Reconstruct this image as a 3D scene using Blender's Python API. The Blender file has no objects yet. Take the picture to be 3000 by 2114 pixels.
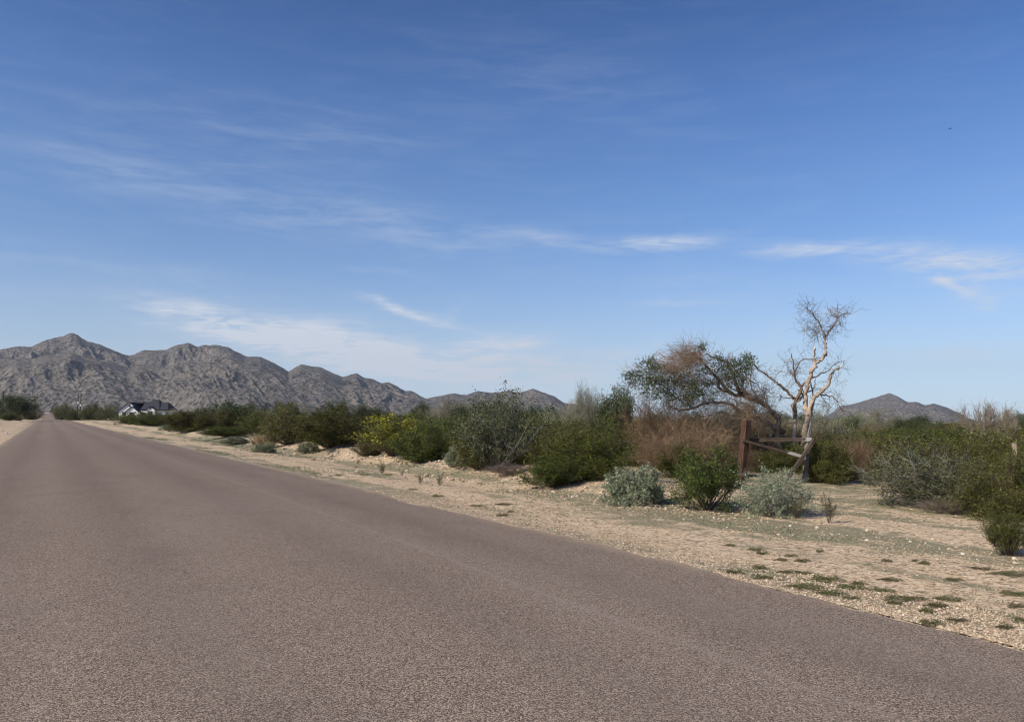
import bpy, math, random
import numpy as np
from mathutils import Vector, Matrix
random.seed(7)
RNG = np.random.RandomState(11)
sc = bpy.context.scene
COL = sc.collection
rad = math.radians
# ------------------------------------------------------------------ camera
F = 1500 / math.tan(rad(32.5))          # focal length in pixels of the 3000 px wide photograph
PITCH, ROLL, EYE = rad(4.15), rad(0.55), 1.5
HAZE = 5.5e-5
cam_d = bpy.data.cameras.new('camera'); cam = bpy.data.objects.new('camera', cam_d); COL.objects.link(cam)
cam_d.sensor_width = 36; cam_d.lens = 18 / math.tan(rad(32.5)); cam_d.clip_start = 0.05; cam_d.clip_end = 60000
cam.matrix_world = Matrix.Translation((0, 0, EYE)) @ Matrix.Rotation(rad(90) + PITCH, 4, 'X') @ Matrix.Rotation(ROLL, 4, 'Z')
sc.camera = cam
# ------------------------------------------------------------------ sun, view
SUN_AZ, SUN_EL = rad(-124), rad(34)      # azimuth clockwise from +Y (the view direction)
sun_d = bpy.data.lights.new('sun', 'SUN'); sun_d.energy = 5.0; sun_d.angle = rad(0.55); sun_d.color = (1, .905, .76)
sun = bpy.data.objects.new('sun', sun_d); COL.objects.link(sun)
sdir = Vector((math.sin(SUN_AZ) * math.cos(SUN_EL), math.cos(SUN_AZ) * math.cos(SUN_EL), math.sin(SUN_EL)))
sun.rotation_euler = sdir.to_track_quat('Z', 'Y').to_euler()
sc.view_settings.view_transform = 'Standard'; sc.view_settings.look = 'None'
sc.view_settings.exposure = 0.13; sc.view_settings.gamma = 1.0; sc.view_settings.use_curve_mapping = False
sc.render.engine = 'CYCLES'
sc.cycles.filter_width = 1.1; sc.cycles.max_bounces = 4; sc.cycles.diffuse_bounces = 2; sc.cycles.glossy_bounces = 1; sc.cycles.transmission_bounces = 2; sc.cycles.volume_bounces = 0

# ------------------------------------------------------------------ node expression helper
class X:
    def __init__(s, nt, sock): s.nt, s.s = nt, sock
    def _m(s, op, *o):
        n = s.nt.nodes.new('ShaderNodeMath'); n.operation = op
        for i, v in enumerate((s,) + o):
            if isinstance(v, X): s.nt.links.new(v.s, n.inputs[i])
            else: n.inputs[i].default_value = v
        return X(s.nt, n.outputs[0])
    def __add__(s, o): return s._m('ADD', o)
    __radd__ = __add__
    def __sub__(s, o): return s._m('SUBTRACT', o)
    def __rsub__(s, o): return (s * -1)._m('ADD', o)
    def __mul__(s, o): return s._m('MULTIPLY', o)
    __rmul__ = __mul__
    def __truediv__(s, o): return s._m('DIVIDE', o)
    def pow(s, o): return s._m('POWER', o)
    def exp(s): return s._m('EXPONENT')
    def clamp(s):
        r = s._m('MINIMUM', 1.0); return r._m('MAXIMUM', 0.0)
    def ss(s, a, b):
        n = s.nt.nodes.new('ShaderNodeMapRange'); n.interpolation_type = 'SMOOTHSTEP'
        s.nt.links.new(s.s, n.inputs[0])
        n.inputs[1].default_value = a; n.inputs[2].default_value = b
        return X(s.nt, n.outputs[0])
class G:
    """a node tree under construction"""
    def __init__(s, nt): s.nt = nt; nt.nodes.clear()
    def n(s, t, **k):
        n = s.nt.nodes.new(t)
        for a, b in k.items(): setattr(n, a, b)
        return n
    def l(s, a, b): s.nt.links.new(a.s if isinstance(a, X) else a, b)
    def x(s, sock): return X(s.nt, sock)
    def coord(s, kind='Object'): return s.n('ShaderNodeTexCoord').outputs[kind]
    def map(s, v, scale=(1, 1, 1), rot=(0, 0, 0), loc=(0, 0, 0)):
        m = s.n('ShaderNodeMapping'); s.l(v, m.inputs[0])
        m.inputs[1].default_value = loc; m.inputs[2].default_value = rot; m.inputs[3].default_value = scale
        return m.outputs[0]
    def noise(s, v, scale, detail=4, rough=.5, dist=0, dim='3D'):
        n = s.n('ShaderNodeTexNoise', noise_dimensions=dim); s.l(v, n.inputs['Vector'])
        n.inputs['Scale'].default_value = scale; n.inputs['Detail'].default_value = detail
        n.inputs['Roughness'].default_value = rough; n.inputs['Distortion'].default_value = dist
        return X(s.nt, n.outputs[0])
    def voro(s, v, scale, out='Distance', feature='F1', rnd=1):
        n = s.n('ShaderNodeTexVoronoi', feature=feature); s.l(v, n.inputs['Vector'])
        n.inputs['Scale'].default_value = scale
        if 'Randomness' in n.inputs: n.inputs['Randomness'].default_value = rnd
        return n.outputs[out]
    def mix(s, f, a, b, mode='MIX'):
        n = s.n('ShaderNodeMix', data_type='RGBA', blend_type=mode)
        for v, i in ((f, 0), (a, 6), (b, 7)):
            if isinstance(v, X): s.l(v, n.inputs[i])
            elif isinstance(v, bpy.types.NodeSocket): s.l(v, n.inputs[i])
            elif i == 0: n.inputs[0].default_value = v
            else: n.inputs[i].default_value = (*v, 1)
        return n.outputs[2]
    def ramp(s, f, stops):
        n = s.n('ShaderNodeValToRGB'); s.l(f, n.inputs[0]); cr = n.color_ramp
        while len(cr.elements) < len(stops): cr.elements.new(.5)
        for e, (p, c) in zip(cr.elements, stops): e.position = p; e.color = (*c, 1)
        return n.outputs[0]
    def bump(s, h, dist, strength=1, prev=None):
        b = s.n('ShaderNodeBump'); s.l(h, b.inputs['Height']); b.inputs['Distance'].default_value = dist
        b.inputs['Strength'].default_value = strength
        if prev is not None: s.l(prev, b.inputs['Normal'])
        return b.outputs[0]
    def surf(s, col, rough=.9, normal=None, spec=.2, transl=0):
        p = s.n('ShaderNodeBsdfPrincipled'); o = s.n('ShaderNodeOutputMaterial')
        if isinstance(col, tuple): p.inputs['Base Color'].default_value = (*col, 1)
        else: s.l(col, p.inputs['Base Color'])
        p.inputs['Roughness'].default_value = rough; p.inputs['Specular IOR Level'].default_value = spec
        if normal is not None: s.l(normal, p.inputs['Normal'])
        out = p.outputs[0]
        if transl:
            t = s.n('ShaderNodeBsdfTranslucent'); m = s.n('ShaderNodeMixShader'); m.inputs[0].default_value = transl
            if isinstance(col, tuple): t.inputs[0].default_value = (*col, 1)
            else: s.l(col, t.inputs[0])
            s.l(out, m.inputs[1]); s.l(t.outputs[0], m.inputs[2]); out = m.outputs[0]
        s.l(out, o.inputs[0])
def newmat(name):
    m = bpy.data.materials.new(name); m.use_nodes = True; return m, G(m.node_tree)

# ------------------------------------------------------------------ picture <-> place
CR, SR = math.cos(ROLL), math.sin(ROLL)
FWD = np.array([0, math.cos(PITCH), math.sin(PITCH)]); UPV = np.array([0, -math.sin(PITCH), math.cos(PITCH)])
def ray(px, py):
    x = (px - 1500) / F; y = -(py - 1057) / F
    x, y = CR * x - SR * y, SR * x + CR * y
    return np.array([x, 0, 0]) + UPV * y + FWD
def azel(px, py):
    d = ray(px, py); return math.atan2(d[0], d[1]), math.atan2(d[2], math.hypot(d[0], d[1]))
def at(px, py, Y):
    d = ray(px, py); return np.array([0, 0, EYE]) + d * (Y / d[1])

# ------------------------------------------------------------------ world: clear sky with cirrus
w = bpy.data.worlds.new('World'); sc.world = w; w.use_nodes = True
g = G(w.node_tree)
sky = g.n('ShaderNodeTexSky', sky_type='NISHITA'); sky.sun_disc = False
sky.sun_elevation = SUN_EL; sky.sun_rotation = SUN_AZ % (2 * math.pi)
sky.altitude = 400; sky.air_density = 1.0; sky.dust_density = 0.6; sky.ozone_density = 2.2
vec = g.coord('Generated')
sep = g.n('ShaderNodeSeparateXYZ'); g.l(vec, sep.inputs[0])
dx, dy, dz = (g.x(sep.outputs[i]) for i in range(3))
azi = dx._m('ARCTAN2', dy); ele = dz._m('ARCSINE')
cv = g.n('ShaderNodeCombineXYZ'); g.l(azi, cv.inputs[0]); g.l(ele, cv.inputs[1])
wob = g.noise(cv.outputs[0], 5, 4, .6); wob2 = g.noise(g.map(cv.outputs[0], loc=(3, 7, 1)), 5, 4, .6)
azw = azi + (wob - .5) * .07; elw = ele + (wob2 - .5) * .045
# strokes: x0,y0 -> x1,y1 in photograph pixels, half width, strength
STROKES = [(410, 912, 830, 975, 32, .9), (540, 965, 1250, 1050, 66, 1.0), (800, 990, 1055, 955, 28, .9), (1000, 1005, 1400, 1065, 38, .8),
 (1300, 1015, 1470, 975, 22, .6), (1380, 1025, 1620, 990, 24, .6), (1000, 1060, 2000, 1100, 60, .6), (760, 935, 900, 960, 18, .35),
 (1070, 862, 1320, 935, 13, .7), (1290, 930, 1360, 870, 16, .3), (1250, 930, 1420, 960, 8, .3),
 (-100, 400, 620, 545, 60, .20), (400, 520, 1250, 660, 80, .26), (900, 640, 1650, 730, 60, .24), (150, 320, 1400, 400, 85, .15),
 (1300, 120, 2000, 330, 110, .10), (1400, 670, 1800, 715, 22, .3), (950, 780, 1300, 800, 9, .22), (-100, 740, 400, 800, 14, .2),
 (1750, 725, 2150, 700, 18, .62), (2150, 742, 2560, 720, 15, .48), (2450, 735, 3200, 800, 30, .65), (2640, 785, 2850, 865, 15, .8),
 (2800, 880, 2930, 800, 26, .32), (2600, 800, 3100, 860, 50, .22), (2850, 920, 2930, 870, 14, .3), (1750, 885, 2260, 905, 9, .26),
 (2235, 1010, 2310, 940, 16, .32), (2360, 905, 2480, 930, 18, .42), (2500, 1060, 3100, 1000, 26, .3), (1750, 1050, 2100, 1060, 40, .3),
 (1750, 800, 2400, 850, 60, .14), (100, 820, 900, 860, 60, .12), (3200, 700, 4300, 900, 60, .4), (-1300, 700, -300, 900, 60, .4)]
tot = None
for (x0, y0, x1, y1, hw, st) in STROKES:
    a0, e0 = azel(x0, y0); a1, e1 = azel(x1, y1)
    L = math.hypot(a1 - a0, e1 - e0) / 2; c, s = (a1 - a0) / (2 * L), (e1 - e0) / (2 * L)
    ca, ce = (a0 + a1) / 2, (e0 + e1) / 2; W = hw / F * 1.0
    A = azw - ca; E = elw - ce
    uu = (A * c + E * s) / (L * .85); vv = (E * c - A * s) / W
    st = st * (1.75 if st >= .45 else 1.15 if st >= .3 else .9)
    t = (uu._m('POWER', 2.0) * -1 - vv._m('POWER', 2.0)).exp() * st
    tot = t if tot is None else tot + t
stre = g.noise(g.map(cv.outputs[0], scale=(5, 34, 1), rot=(0, 0, rad(9))), 1.6, 6, .6, .6)
fine = g.noise(g.map(cv.outputs[0], scale=(16, 90, 1), rot=(0, 0, rad(12))), 1.5, 5, .6, .8)
veil = (stre.ss(.42, .78)) * .05 * ele.ss(.9, .1)
mask = tot * (stre.ss(.32, .72) * .62 + fine.ss(.34, .68) * .42 + .06) * .9 + veil
low = ele.ss(.22, .02) * .23
mask = (mask + low).clamp() * ele.ss(-.02, .0)
skyc = g.n('ShaderNodeHueSaturation'); g.l(sky.outputs[0], skyc.inputs['Color'])
skyc.inputs['Saturation'].default_value = 1.0; skyc.inputs['Value'].default_value = 1.0
tint = g.ramp(ele * (2 / math.pi), [(0.0, (.44, .58, .90)), (.041, (.485, .545, .68)), (.078, (.475, .535, .66)), (.17, (.395, .505, .665)), (.24, (.315, .45, .65)), (.31, (.225, .36, .56)), (1.0, (.20, .32, .52))])
colr = g.mix(1.0, g.mix(1.0, skyc.outputs[0], tint, 'MULTIPLY'), (2, 2, 2), 'MULTIPLY')
colr = g.mix(mask, colr, (6.6, 7.2, 8.2))
bg = g.n('ShaderNodeBackground'); bg.inputs[1].default_value = .091; g.l(colr, bg.inputs[0])
wo = g.n('ShaderNodeOutputWorld'); g.l(bg.outputs[0], wo.inputs[0])

# ------------------------------------------------------------------ numeric noise and the lie of the land
LAT = RNG.rand(256, 256)
def vn(x, y):
    xi = np.floor(x).astype(int); yi = np.floor(y).astype(int); fx = x - xi; fy = y - yi
    fx = fx * fx * (3 - 2 * fx); fy = fy * fy * (3 - 2 * fy)
    a = LAT[xi & 255, yi & 255]; b = LAT[(xi + 1) & 255, yi & 255]; c = LAT[xi & 255, (yi + 1) & 255]; d = LAT[(xi + 1) & 255, (yi + 1) & 255]
    return (a * (1 - fx) + b * fx) * (1 - fy) + (c * (1 - fx) + d * fx) * fy
def fbm(x, y, o=4, gain=.5):
    s = 0; a = 1; n = 0
    for i in range(o):
        s = s + a * (vn(x * 2 ** i + 17.3 * i, y * 2 ** i + 5.1 * i) * 2 - 1); n += a; a *= gain
    return s / n
def ridged(x, y, o=5, gain=.5):
    s = 0; a = 1; n = 0
    for i in range(o):
        s = s + a * (1 - np.abs(vn(x * 2 ** i + 9.7 * i, y * 2 ** i + 3.3 * i) * 2 - 1)); n += a; a *= gain
    return s / n
def sst(a, b, x):
    t = np.clip((x - a) / (b - a), 0, 1); return t * t * (3 - 2 * t)
RDIR = np.array([-0.50034, 0.86583]); RRT = np.array([0.86583, 0.50034]); U0 = 5.855; RW = 7.75
RANG = math.atan2(-RDIR[0], RDIR[1])     # rotation of a frame whose +Y runs along the road
def uv(x, y): return x * RRT[0] + y * RRT[1] - U0, x * RDIR[0] + y * RDIR[1]
def xy(u, v): return (u + U0) * RRT[0] + v * RDIR[0], (u + U0) * RRT[1] + v * RDIR[1]
def rise(v): return 4.2 * sst(400, 760, v) - 1.15 * sst(245, 380, v) + .10 * np.exp(-((v - 225) / 45) ** 2)
def hgt(x, y, sunk=True):
    x = np.asarray(x, float); y = np.asarray(y, float)
    u, v = uv(x, y)
    off = np.maximum(np.maximum(u, -RW - u), 0)
    n1 = fbm(x * .8, y * .8, 4); n2 = fbm(x * .12 + 40, y * .12, 3)
    fade = np.exp(-np.hypot(x, y) / 400)
    h = .035 * n1 * sst(.1, 1.5, off) + .16 * n2 * sst(2.5, 7, off) * fade
    env = sst(9, 17, v) * (1 - .6 * sst(60, 110, v))
    h = h + env * sst(0, .2, u) * (.30 * np.exp(-((u - 4.7 - .5 * n2) / 1.0) ** 2) * (.8 + .7 * n1) + .10 * sst(4, 6, u) - .05 * np.exp(-((u - 2.9) / .7) ** 2))
    # small mounds in the clearing on the right and a low earth bank left of the road
    h = h + .16 * np.exp(-(((u - 8.4) / 1.2) ** 2 + ((v - 9.6) / 1.0) ** 2))
    h = h + (u < 0) * .45 * np.exp(-((u + RW + 5.5) / 2.4) ** 2) * sst(70, 110, v) * (.8 + .6 * n1)
    h = h + rise(v) * (v > 0)
    if sunk: h = h - .02 * (1 - sst(-.02, 0, off - .0)) - .03 * ((u < -.12) & (u > -RW + .12))
    return h
def pick(px, py):
    d = ray(px, py); t = np.geomspace(2, 3000, 6000)
    X_, Y_, Z_ = d[0] * t, d[1] * t, EYE + d[2] * t
    k = np.argmax(Z_ < hgt(X_, Y_)); 
    return np.array([X_[k], Y_[k], float(hgt(X_[k], Y_[k]))])

# ------------------------------------------------------------------ object helpers
def link(name, data, parent=None, loc=None):
    o = bpy.data.objects.new(name, data); COL.objects.link(o)
    if parent is not None: o.parent = parent
    if loc is not None: o.location = loc
    return o
def tag(o, label=None, cat=None, group=None, kind=None):
    for k, v in (('label', label), ('category', cat), ('group', group), ('kind', kind)):
        if v: o[k] = v
    return o
def copy_tree(o, parent=None):
    c = o.copy(); COL.objects.link(c)
    if parent is not None: c.parent = parent
    for ch in list(o.children): copy_tree(ch, c)
    return c
class MB:
    def __init__(s): s.v = []; s.n = 0; s.fl = []; s.fs = []; s.mi = []
    def add(s, v, f, mi=0):
        v = np.asarray(v, float).reshape(-1, 3)
        if not isinstance(f, np.ndarray) and len({len(q) for q in f}) > 1:
            s.v.append(v)
            for q in f: s.fl.append(np.array(q) + s.n); s.fs.append(np.array([len(q)])); s.mi.append(np.array([mi]))
            s.n += len(v); return
        f = np.asarray(f)
        s.v.append(v); s.fl.append((f + s.n).ravel()); s.fs.append(np.full(len(f), f.shape[1])); s.mi.append(np.full(len(f), mi)); s.n += len(v)
    def build(s, name, mats, smooth=False):
        me = bpy.data.meshes.new(name)
        if s.n:
            v = np.concatenate(s.v); fl = np.concatenate(s.fl); fs = np.concatenate(s.fs); mi = np.concatenate(s.mi)
            me.vertices.add(len(v)); me.vertices.foreach_set('co', v.ravel())
            me.loops.add(len(fl)); me.loops.foreach_set('vertex_index', fl.astype(np.int32))
            me.polygons.add(len(fs)); st = np.zeros(len(fs), np.int32); st[1:] = np.cumsum(fs)[:-1]
            me.polygons.foreach_set('loop_start', st)
            me.polygons.foreach_set('material_index', mi.astype(np.int32))
            me.update(calc_edges=True)
            me.polygons.foreach_set('use_smooth', np.full(len(fs), smooth)); me.update()
        for m in (mats if isinstance(mats, (list, tuple)) else [mats]): me.materials.append(m)
        return me
    def box(s, cx, cy, cz, sx, sy, sz, M=None, mi=0):
        v = np.array([(i, j, k) for k in (-.5, .5) for j in (-.5, .5) for i in (-.5, .5)]) * (sx, sy, sz)
        if M is not None: v = v @ np.array(M)[:3, :3].T
        v = v + (cx, cy, cz)
        s.add(v, [(0, 2, 3, 1), (4, 5, 7, 6), (0, 1, 5, 4), (2, 6, 7, 3), (0, 4, 6, 2), (1, 3, 7, 5)], mi)
    def tube(s, P, R, sides=4, mi=0, cap=True):
        P = np.asarray(P, float); R = np.broadcast_to(np.asarray(R, float), (len(P),))
        T = np.gradient(P, axis=0); T /= np.linalg.norm(T, axis=1)[:, None] + 1e-9
        ref = np.array([.31, .17, .94]) if abs(T[0, 2]) < .8 else np.array([.95, .2, .1])
        A = np.cross(T, ref); A /= np.linalg.norm(A, axis=1)[:, None] + 1e-9; B = np.cross(T, A)
        th = np.arange(sides) * 2 * math.pi / sides
        V = P[:, None] + R[:, None, None] * (A[:, None] * np.cos(th)[None, :, None] + B[:, None] * np.sin(th)[None, :, None])
        n = len(P); i = np.arange(n - 1)[:, None] * sides; j = np.arange(sides)[None]; k = (j + 1) % sides
        f = np.stack([i + j, i + k, i + sides + k, i + sides + j], -1).reshape(-1, 4)
        s.add(V.reshape(-1, 3), f, mi)
        if cap and sides >= 3:
            e = (n - 1) * sides
            s.fl.append(np.arange(sides) + e + s.n - n * sides); s.fs.append(np.array([sides])); s.mi.append(np.array([mi]))
    def leaves(s, C, size, ratio=.5, up=0.0, mi=0):
        n = len(C)
        if n == 0: return
        a = RNG.normal(size=(n, 3)); a[:, 2] += up; a /= np.linalg.norm(a, axis=1)[:, None]
        b = np.cross(a, RNG.normal(size=(n, 3))); b /= np.linalg.norm(b, axis=1)[:, None] + 1e-9
        z = (np.broadcast_to(size, (n,)) * RNG.uniform(.6, 1.4, n))[:, None]
        V = np.stack([C - a * z, C - b * z * ratio, C + a * z, C + b * z * ratio], 1).reshape(-1, 3)
        s.add(V, np.arange(n * 4).reshape(n, 4), mi)
def spline(P, n=4):
    P = np.asarray(P, float); Q = np.vstack([2 * P[0] - P[1], P, 2 * P[-1] - P[-2]]); out = []
    for i in range(1, len(Q) - 2):
        for t in np.arange(n) / n:
            out.append(.5 * ((2 * Q[i]) + (Q[i + 1] - Q[i - 1]) * t + (2 * Q[i - 1] - 5 * Q[i] + 4 * Q[i + 1] - Q[i + 2]) * t * t + (3 * Q[i] - Q[i - 1] - 3 * Q[i + 1] + Q[i + 2]) * t ** 3))
    out.append(P[-1]); return np.array(out)

# ------------------------------------------------------------------ materials
def leafmat(name, dark, mid, light, tr=.12, extra=None):
    m, g = newmat(name)
    geo = g.n('ShaderNodeNewGeometry'); oi = g.n('ShaderNodeObjectInfo')
    r = g.x(geo.outputs['Random Per Island'])
    c = g.ramp(r, [(0, dark), (.55, mid), (1, light)] if extra is None else [(0, dark), (.4, mid), (.8, light), (1, extra)])
    cl = g.noise(g.coord('Object'), 3.5, 2)
    h = g.n('ShaderNodeHueSaturation'); g.l(c, h.inputs['Color'])
    g.l(g.x(oi.outputs['Random']) * .05 + .475 + (cl - .5) * .04, h.inputs['Hue'])
    g.l(g.x(oi.outputs['Random']) * .4 + .8 + (cl - .5) * .5, h.inputs['Value'])
    g.surf(h.outputs[0], .65, spec=.25, transl=tr); return m
def woodmat(name, dark, light, scale=6, stretch=(1, 1, .2)):
    m, g = newmat(name); v = g.coord('Object')
    a = g.noise(g.map(v, scale=stretch), scale, 5, .65, .5); b = g.noise(v, 1.3, 3)
    c = g.mix((a * .7 + b * .6).ss(.4, .95), dark, light)
    g.surf(c, .9, g.bump(a, .01, .8), .15); return m
M = {}
M['creo'] = leafmat('creosote_leaf', (0.017, 0.021, 0.003), (0.058, 0.072, 0.010), (0.181, 0.192, 0.034))
M['olive'] = leafmat('olive_leaf', (0.025, 0.027, 0.006), (0.081, 0.086, 0.019), (0.212, 0.208, 0.056))
M['bright'] = leafmat('bright_creosote_leaf', (0.015, 0.022, 0.003), (0.053, 0.074, 0.009), (0.161, 0.196, 0.031))
M['sage'] = leafmat('sage_leaf', (0.064, 0.074, 0.041), (0.205, 0.237, 0.137), (0.349, 0.386, 0.245), .1)
M['greyg'] = leafmat('grey_green_leaf', (0.025, 0.030, 0.011), (0.070, 0.083, 0.030), (0.189, 0.203, 0.098))
M['mesq'] = leafmat('mesquite_leaf', (0.018, 0.030, 0.012), (0.044, 0.068, 0.024), (0.107, 0.139, 0.061))
M['palo'] = leafmat('palo_verde_twig', (0.108, 0.117, 0.054), (0.187, 0.196, 0.093), (0.272, 0.272, 0.162))
M['yell'] = leafmat('yellow_flower', (0.096, 0.104, 0.016), (0.272, 0.238, 0.017), (0.442, 0.374, 0.025))
M['brown'] = leafmat('dead_brown_leaf', (.08, .05, .025), (.22, .145, .075), (.38, .27, .155), .12)
M['straw'] = leafmat('straw_blade', (.38, .28, .15), (.60, .47, .27), (.75, .62, .40), .2)
M['weed'] = leafmat('weed_leaf', (0.042, 0.043, 0.015), (0.094, 0.098, 0.034), (0.196, 0.178, 0.076))
M['cover'] = leafmat('ground_cover_leaf', (.11, .13, .075), (.19, .21, .12), (.28, .28, .18))
M['stem'] = woodmat('stem_bark', (.10, .085, .07), (.30, .26, .22), 20)
M['dstem'] = woodmat('dark_stem_bark', (.06, .045, .035), (.18, .13, .10), 20)
M['gstem'] = woodmat('grey_stem_bark', (.20, .175, .15), (.42, .38, .33), 20)
M['btwig'] = woodmat('brown_twig', (.12, .08, .05), (.38, .265, .175), 20)
M['pale'] = woodmat('pale_dead_bark', (.26, .19, .14), (.68, .54, .42), 3.2)
M['darkbark'] = woodmat('dark_dead_bark', (.035, .022, .016), (.40, .28, .20), 2.6)
M['cut'] = woodmat('split_heartwood', (.6, .53, .45), (.8, .75, .68), 8)
def postmat(name, dark, light, crack):
    m, g = newmat(name); v = g.coord('Object')
    a = g.noise(g.map(v, scale=(14, 14, .9)), 3, 6, .7, .3); b = g.noise(g.map(v, scale=(30, 30, 1.2)), 2, 3, .5)
    big = g.noise(v, 3, 2)
    c = g.mix((a * .8 + big * .5).ss(.4, .85), dark, light)
    c = g.mix(b.ss(.62, .70), c, crack)
    g.surf(c, .85, g.bump(a, .012, 1), .2); return m
M['tie'] = postmat('railroad_tie_wood', (.028, .015, .011), (.115, .062, .043), (.03, .018, .014))
M['rail'] = postmat('weathered_rail_wood', (.025, .019, .015), (.105, .08, .06), (.03, .025, .02))
M['greyp'] = postmat('grey_post_wood', (.09, .08, .072), (.25, .225, .20), (.05, .045, .04))
def worn(name, end):
    M[name] = M['rail'].copy(); M[name].name = name; g = G.__new__(G); g.nt = M[name].node_tree
    p = [n for n in g.nt.nodes if n.type == 'BSDF_PRINCIPLED'][0]; src = p.inputs['Base Color'].links[0].from_socket
    sx = g.n('ShaderNodeSeparateXYZ'); g.l(g.coord('Generated'), sx.inputs[0]); z = g.x(sx.outputs[2]) + (g.noise(g.coord('Object'), 9, 3) - .5) * .25
    g.l(g.mix(z.ss(end, end + .05) * .85, src, (.45, .42, .38)), p.inputs['Base Color'])
worn('worn_top_rail', .84); worn('worn_brace_rail', .74)
def plain(name, c, rough=.8, spec=.3, var=.15, sc_=5):
    m, g = newmat(name); a = g.noise(g.coord('Object'), sc_, 4)
    g.surf(g.mix(a, tuple(x * (1 - var) for x in c), tuple(min(1, x * (1 + var)) for x in c)), rough, spec=spec); return m
M['white'] = plain('white_stucco', (.78, .76, .73)); M['roof'] = plain('dark_roof_shingle', (.045, .045, .055), .85, .2, .3, 20)
M['glass'] = plain('dark_window_glass', (.02, .022, .025), .1, .6); M['pole'] = plain('utility_pole_wood', (.07, .055, .05))
M['metal'] = plain('pale_metal', (.6, .6, .58), .5); M['black'] = plain('black_rubber', (.012, .012, .012), .6)
M['bird'] = plain('dark_feather', (.02, .02, .022)); M['wire'] = plain('rusty_wire', (.12, .07, .05), .6)
M['tan'] = plain('tan_stucco', (.42, .34, .26))
# stone
m, g = newmat('pale_stone'); geo = g.n('ShaderNodeNewGeometry'); oi = g.n('ShaderNodeObjectInfo')
r = (g.x(geo.outputs['Random Per Island']) + g.x(oi.outputs['Random']))._m('FRACT')
c = g.ramp(r, [(0, (.13, .10, .07)), (.45, (.38, .29, .20)), (.8, (.58, .47, .34)), (1, (.72, .62, .49))])
nn = g.noise(g.coord('Object'), 14, 4)
g.surf(g.mix(nn * .6, c, (.40, .29, .20)), .9, g.bump(nn, .01, .6), .15); M['stone'] = m
m, g = newmat('white_stone'); nn = g.noise(g.coord('Object'), 14, 4)
g.surf(g.mix(nn.ss(.4, .8), (.66, .58, .48), (.44, .35, .26)), .9, g.bump(nn, .01, .6), .15); M['wstone'] = m
# road: chip seal of reddish and pale stones
m, g = newmat('chip_seal'); v = g.coord('Object')
sp = g.n('ShaderNodeSeparateColor'); g.l(g.voro(v, 130, 'Color'), sp.inputs[0])
chv = g.x(sp.outputs[0]); mid_ = g.noise(v, 95, 2, .5); dd = g.x(g.voro(v, 130, 'Distance'))
t = (chv * .75 + mid_ * .6 - dd * .3)
c = g.ramp(t, [(.12, (.074, .052, .041)), (.42, (.188, .141, .110)), (.62, (.290, .222, .173)), (.9, (.49, .385, .30))])
sx = g.n('ShaderNodeSeparateXYZ'); g.l(v, sx.inputs[0]); U = g.x(sx.outputs[0])
big = g.noise(g.map(v, scale=(.9, .16, 1)), .8, 4, .55); blot = g.noise(v, .9, 3, .5); blot2 = g.noise(v, 7, 3, .5)
tr_ = None
for (pos, wd) in ((-1.35, .42), (-3.05, .42), (-4.9, .45), (-6.5, .45)):
    q = (((U + ((big - .5) * .5)) - pos) / wd)._m('POWER', 2.0) * -1; q = q.exp(); tr_ = q if tr_ is None else tr_ + q
c = g.mix(tr_ * .22, c, (.10, .074, .066))
c = g.mix((big.ss(.42, .72)) * .22, c, (.30, .245, .205))
c = g.mix(blot.ss(.50, .75) * .16, c, (.10, .08, .083))
c = g.mix(blot2.ss(.50, .8) * .12, c, (.31, .25, .20))
# narrow old tyre streak and a dusty fringe on the edges
q = (((U + 2.15 + (g.noise(g.map(v, scale=(.2, .05, 1)), 1, 2) - .5) * .5) / .035)._m('POWER', 2.0) * -1).exp() * .3
c = g.mix(q, c, (.34, .28, .235))
edge = (U + g.noise(v, 3, 5, .6) * .35).ss(-.22, .3) ; edge2 = (U * -1 - RW + g.noise(v, 3, 5, .6) * .4).ss(-.22, .35)
c = g.mix((edge + edge2).clamp() * .6, c, (.46, .35, .235))
cra = g.x(g.voro(g.map(v, scale=(1, .7, 1)), .33, 'Distance', 'DISTANCE_TO_EDGE'))
g.surf(c, .95, g.bump(t, .006, .9), .08); M['road'] = m
# desert ground
m, g = newmat('desert_ground'); v = g.coord('Object')
vr = g.map(v, rot=(0, 0, -RANG)); sx = g.n('ShaderNodeSeparateXYZ'); g.l(vr, sx.inputs[0]); U = g.x(sx.outputs[0]) - U0
b1 = g.noise(v, .35, 5, .6); b2 = g.noise(v, 2.2, 5, .6); b3 = g.noise(v, 16, 4, .6); st_ = g.noise(g.map(vr, scale=(1, .14, 1)), 1.1, 6, .65)
c = g.mix((b1 * .5 + b2 * .5).ss(.35, .7), (.585, .435, .28), (.46, .34, .215))
c = g.mix(st_.ss(.5, .7) * .35, c, (.72, .52, .33)); c = g.mix(b3.ss(.35, .7) * .45, c, (.66, .505, .335))
peb = g.voro(v, 26, 'Color'); sp = g.n('ShaderNodeSeparateColor'); g.l(peb, sp.inputs[0]); pv = g.x(sp.outputs[0])
c = g.mix(pv.ss(.55, 1) * .5, c, (.78, .66, .52)); c = g.mix(pv.ss(.42, .05) * .8, c, (.19, .14, .095))
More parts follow.
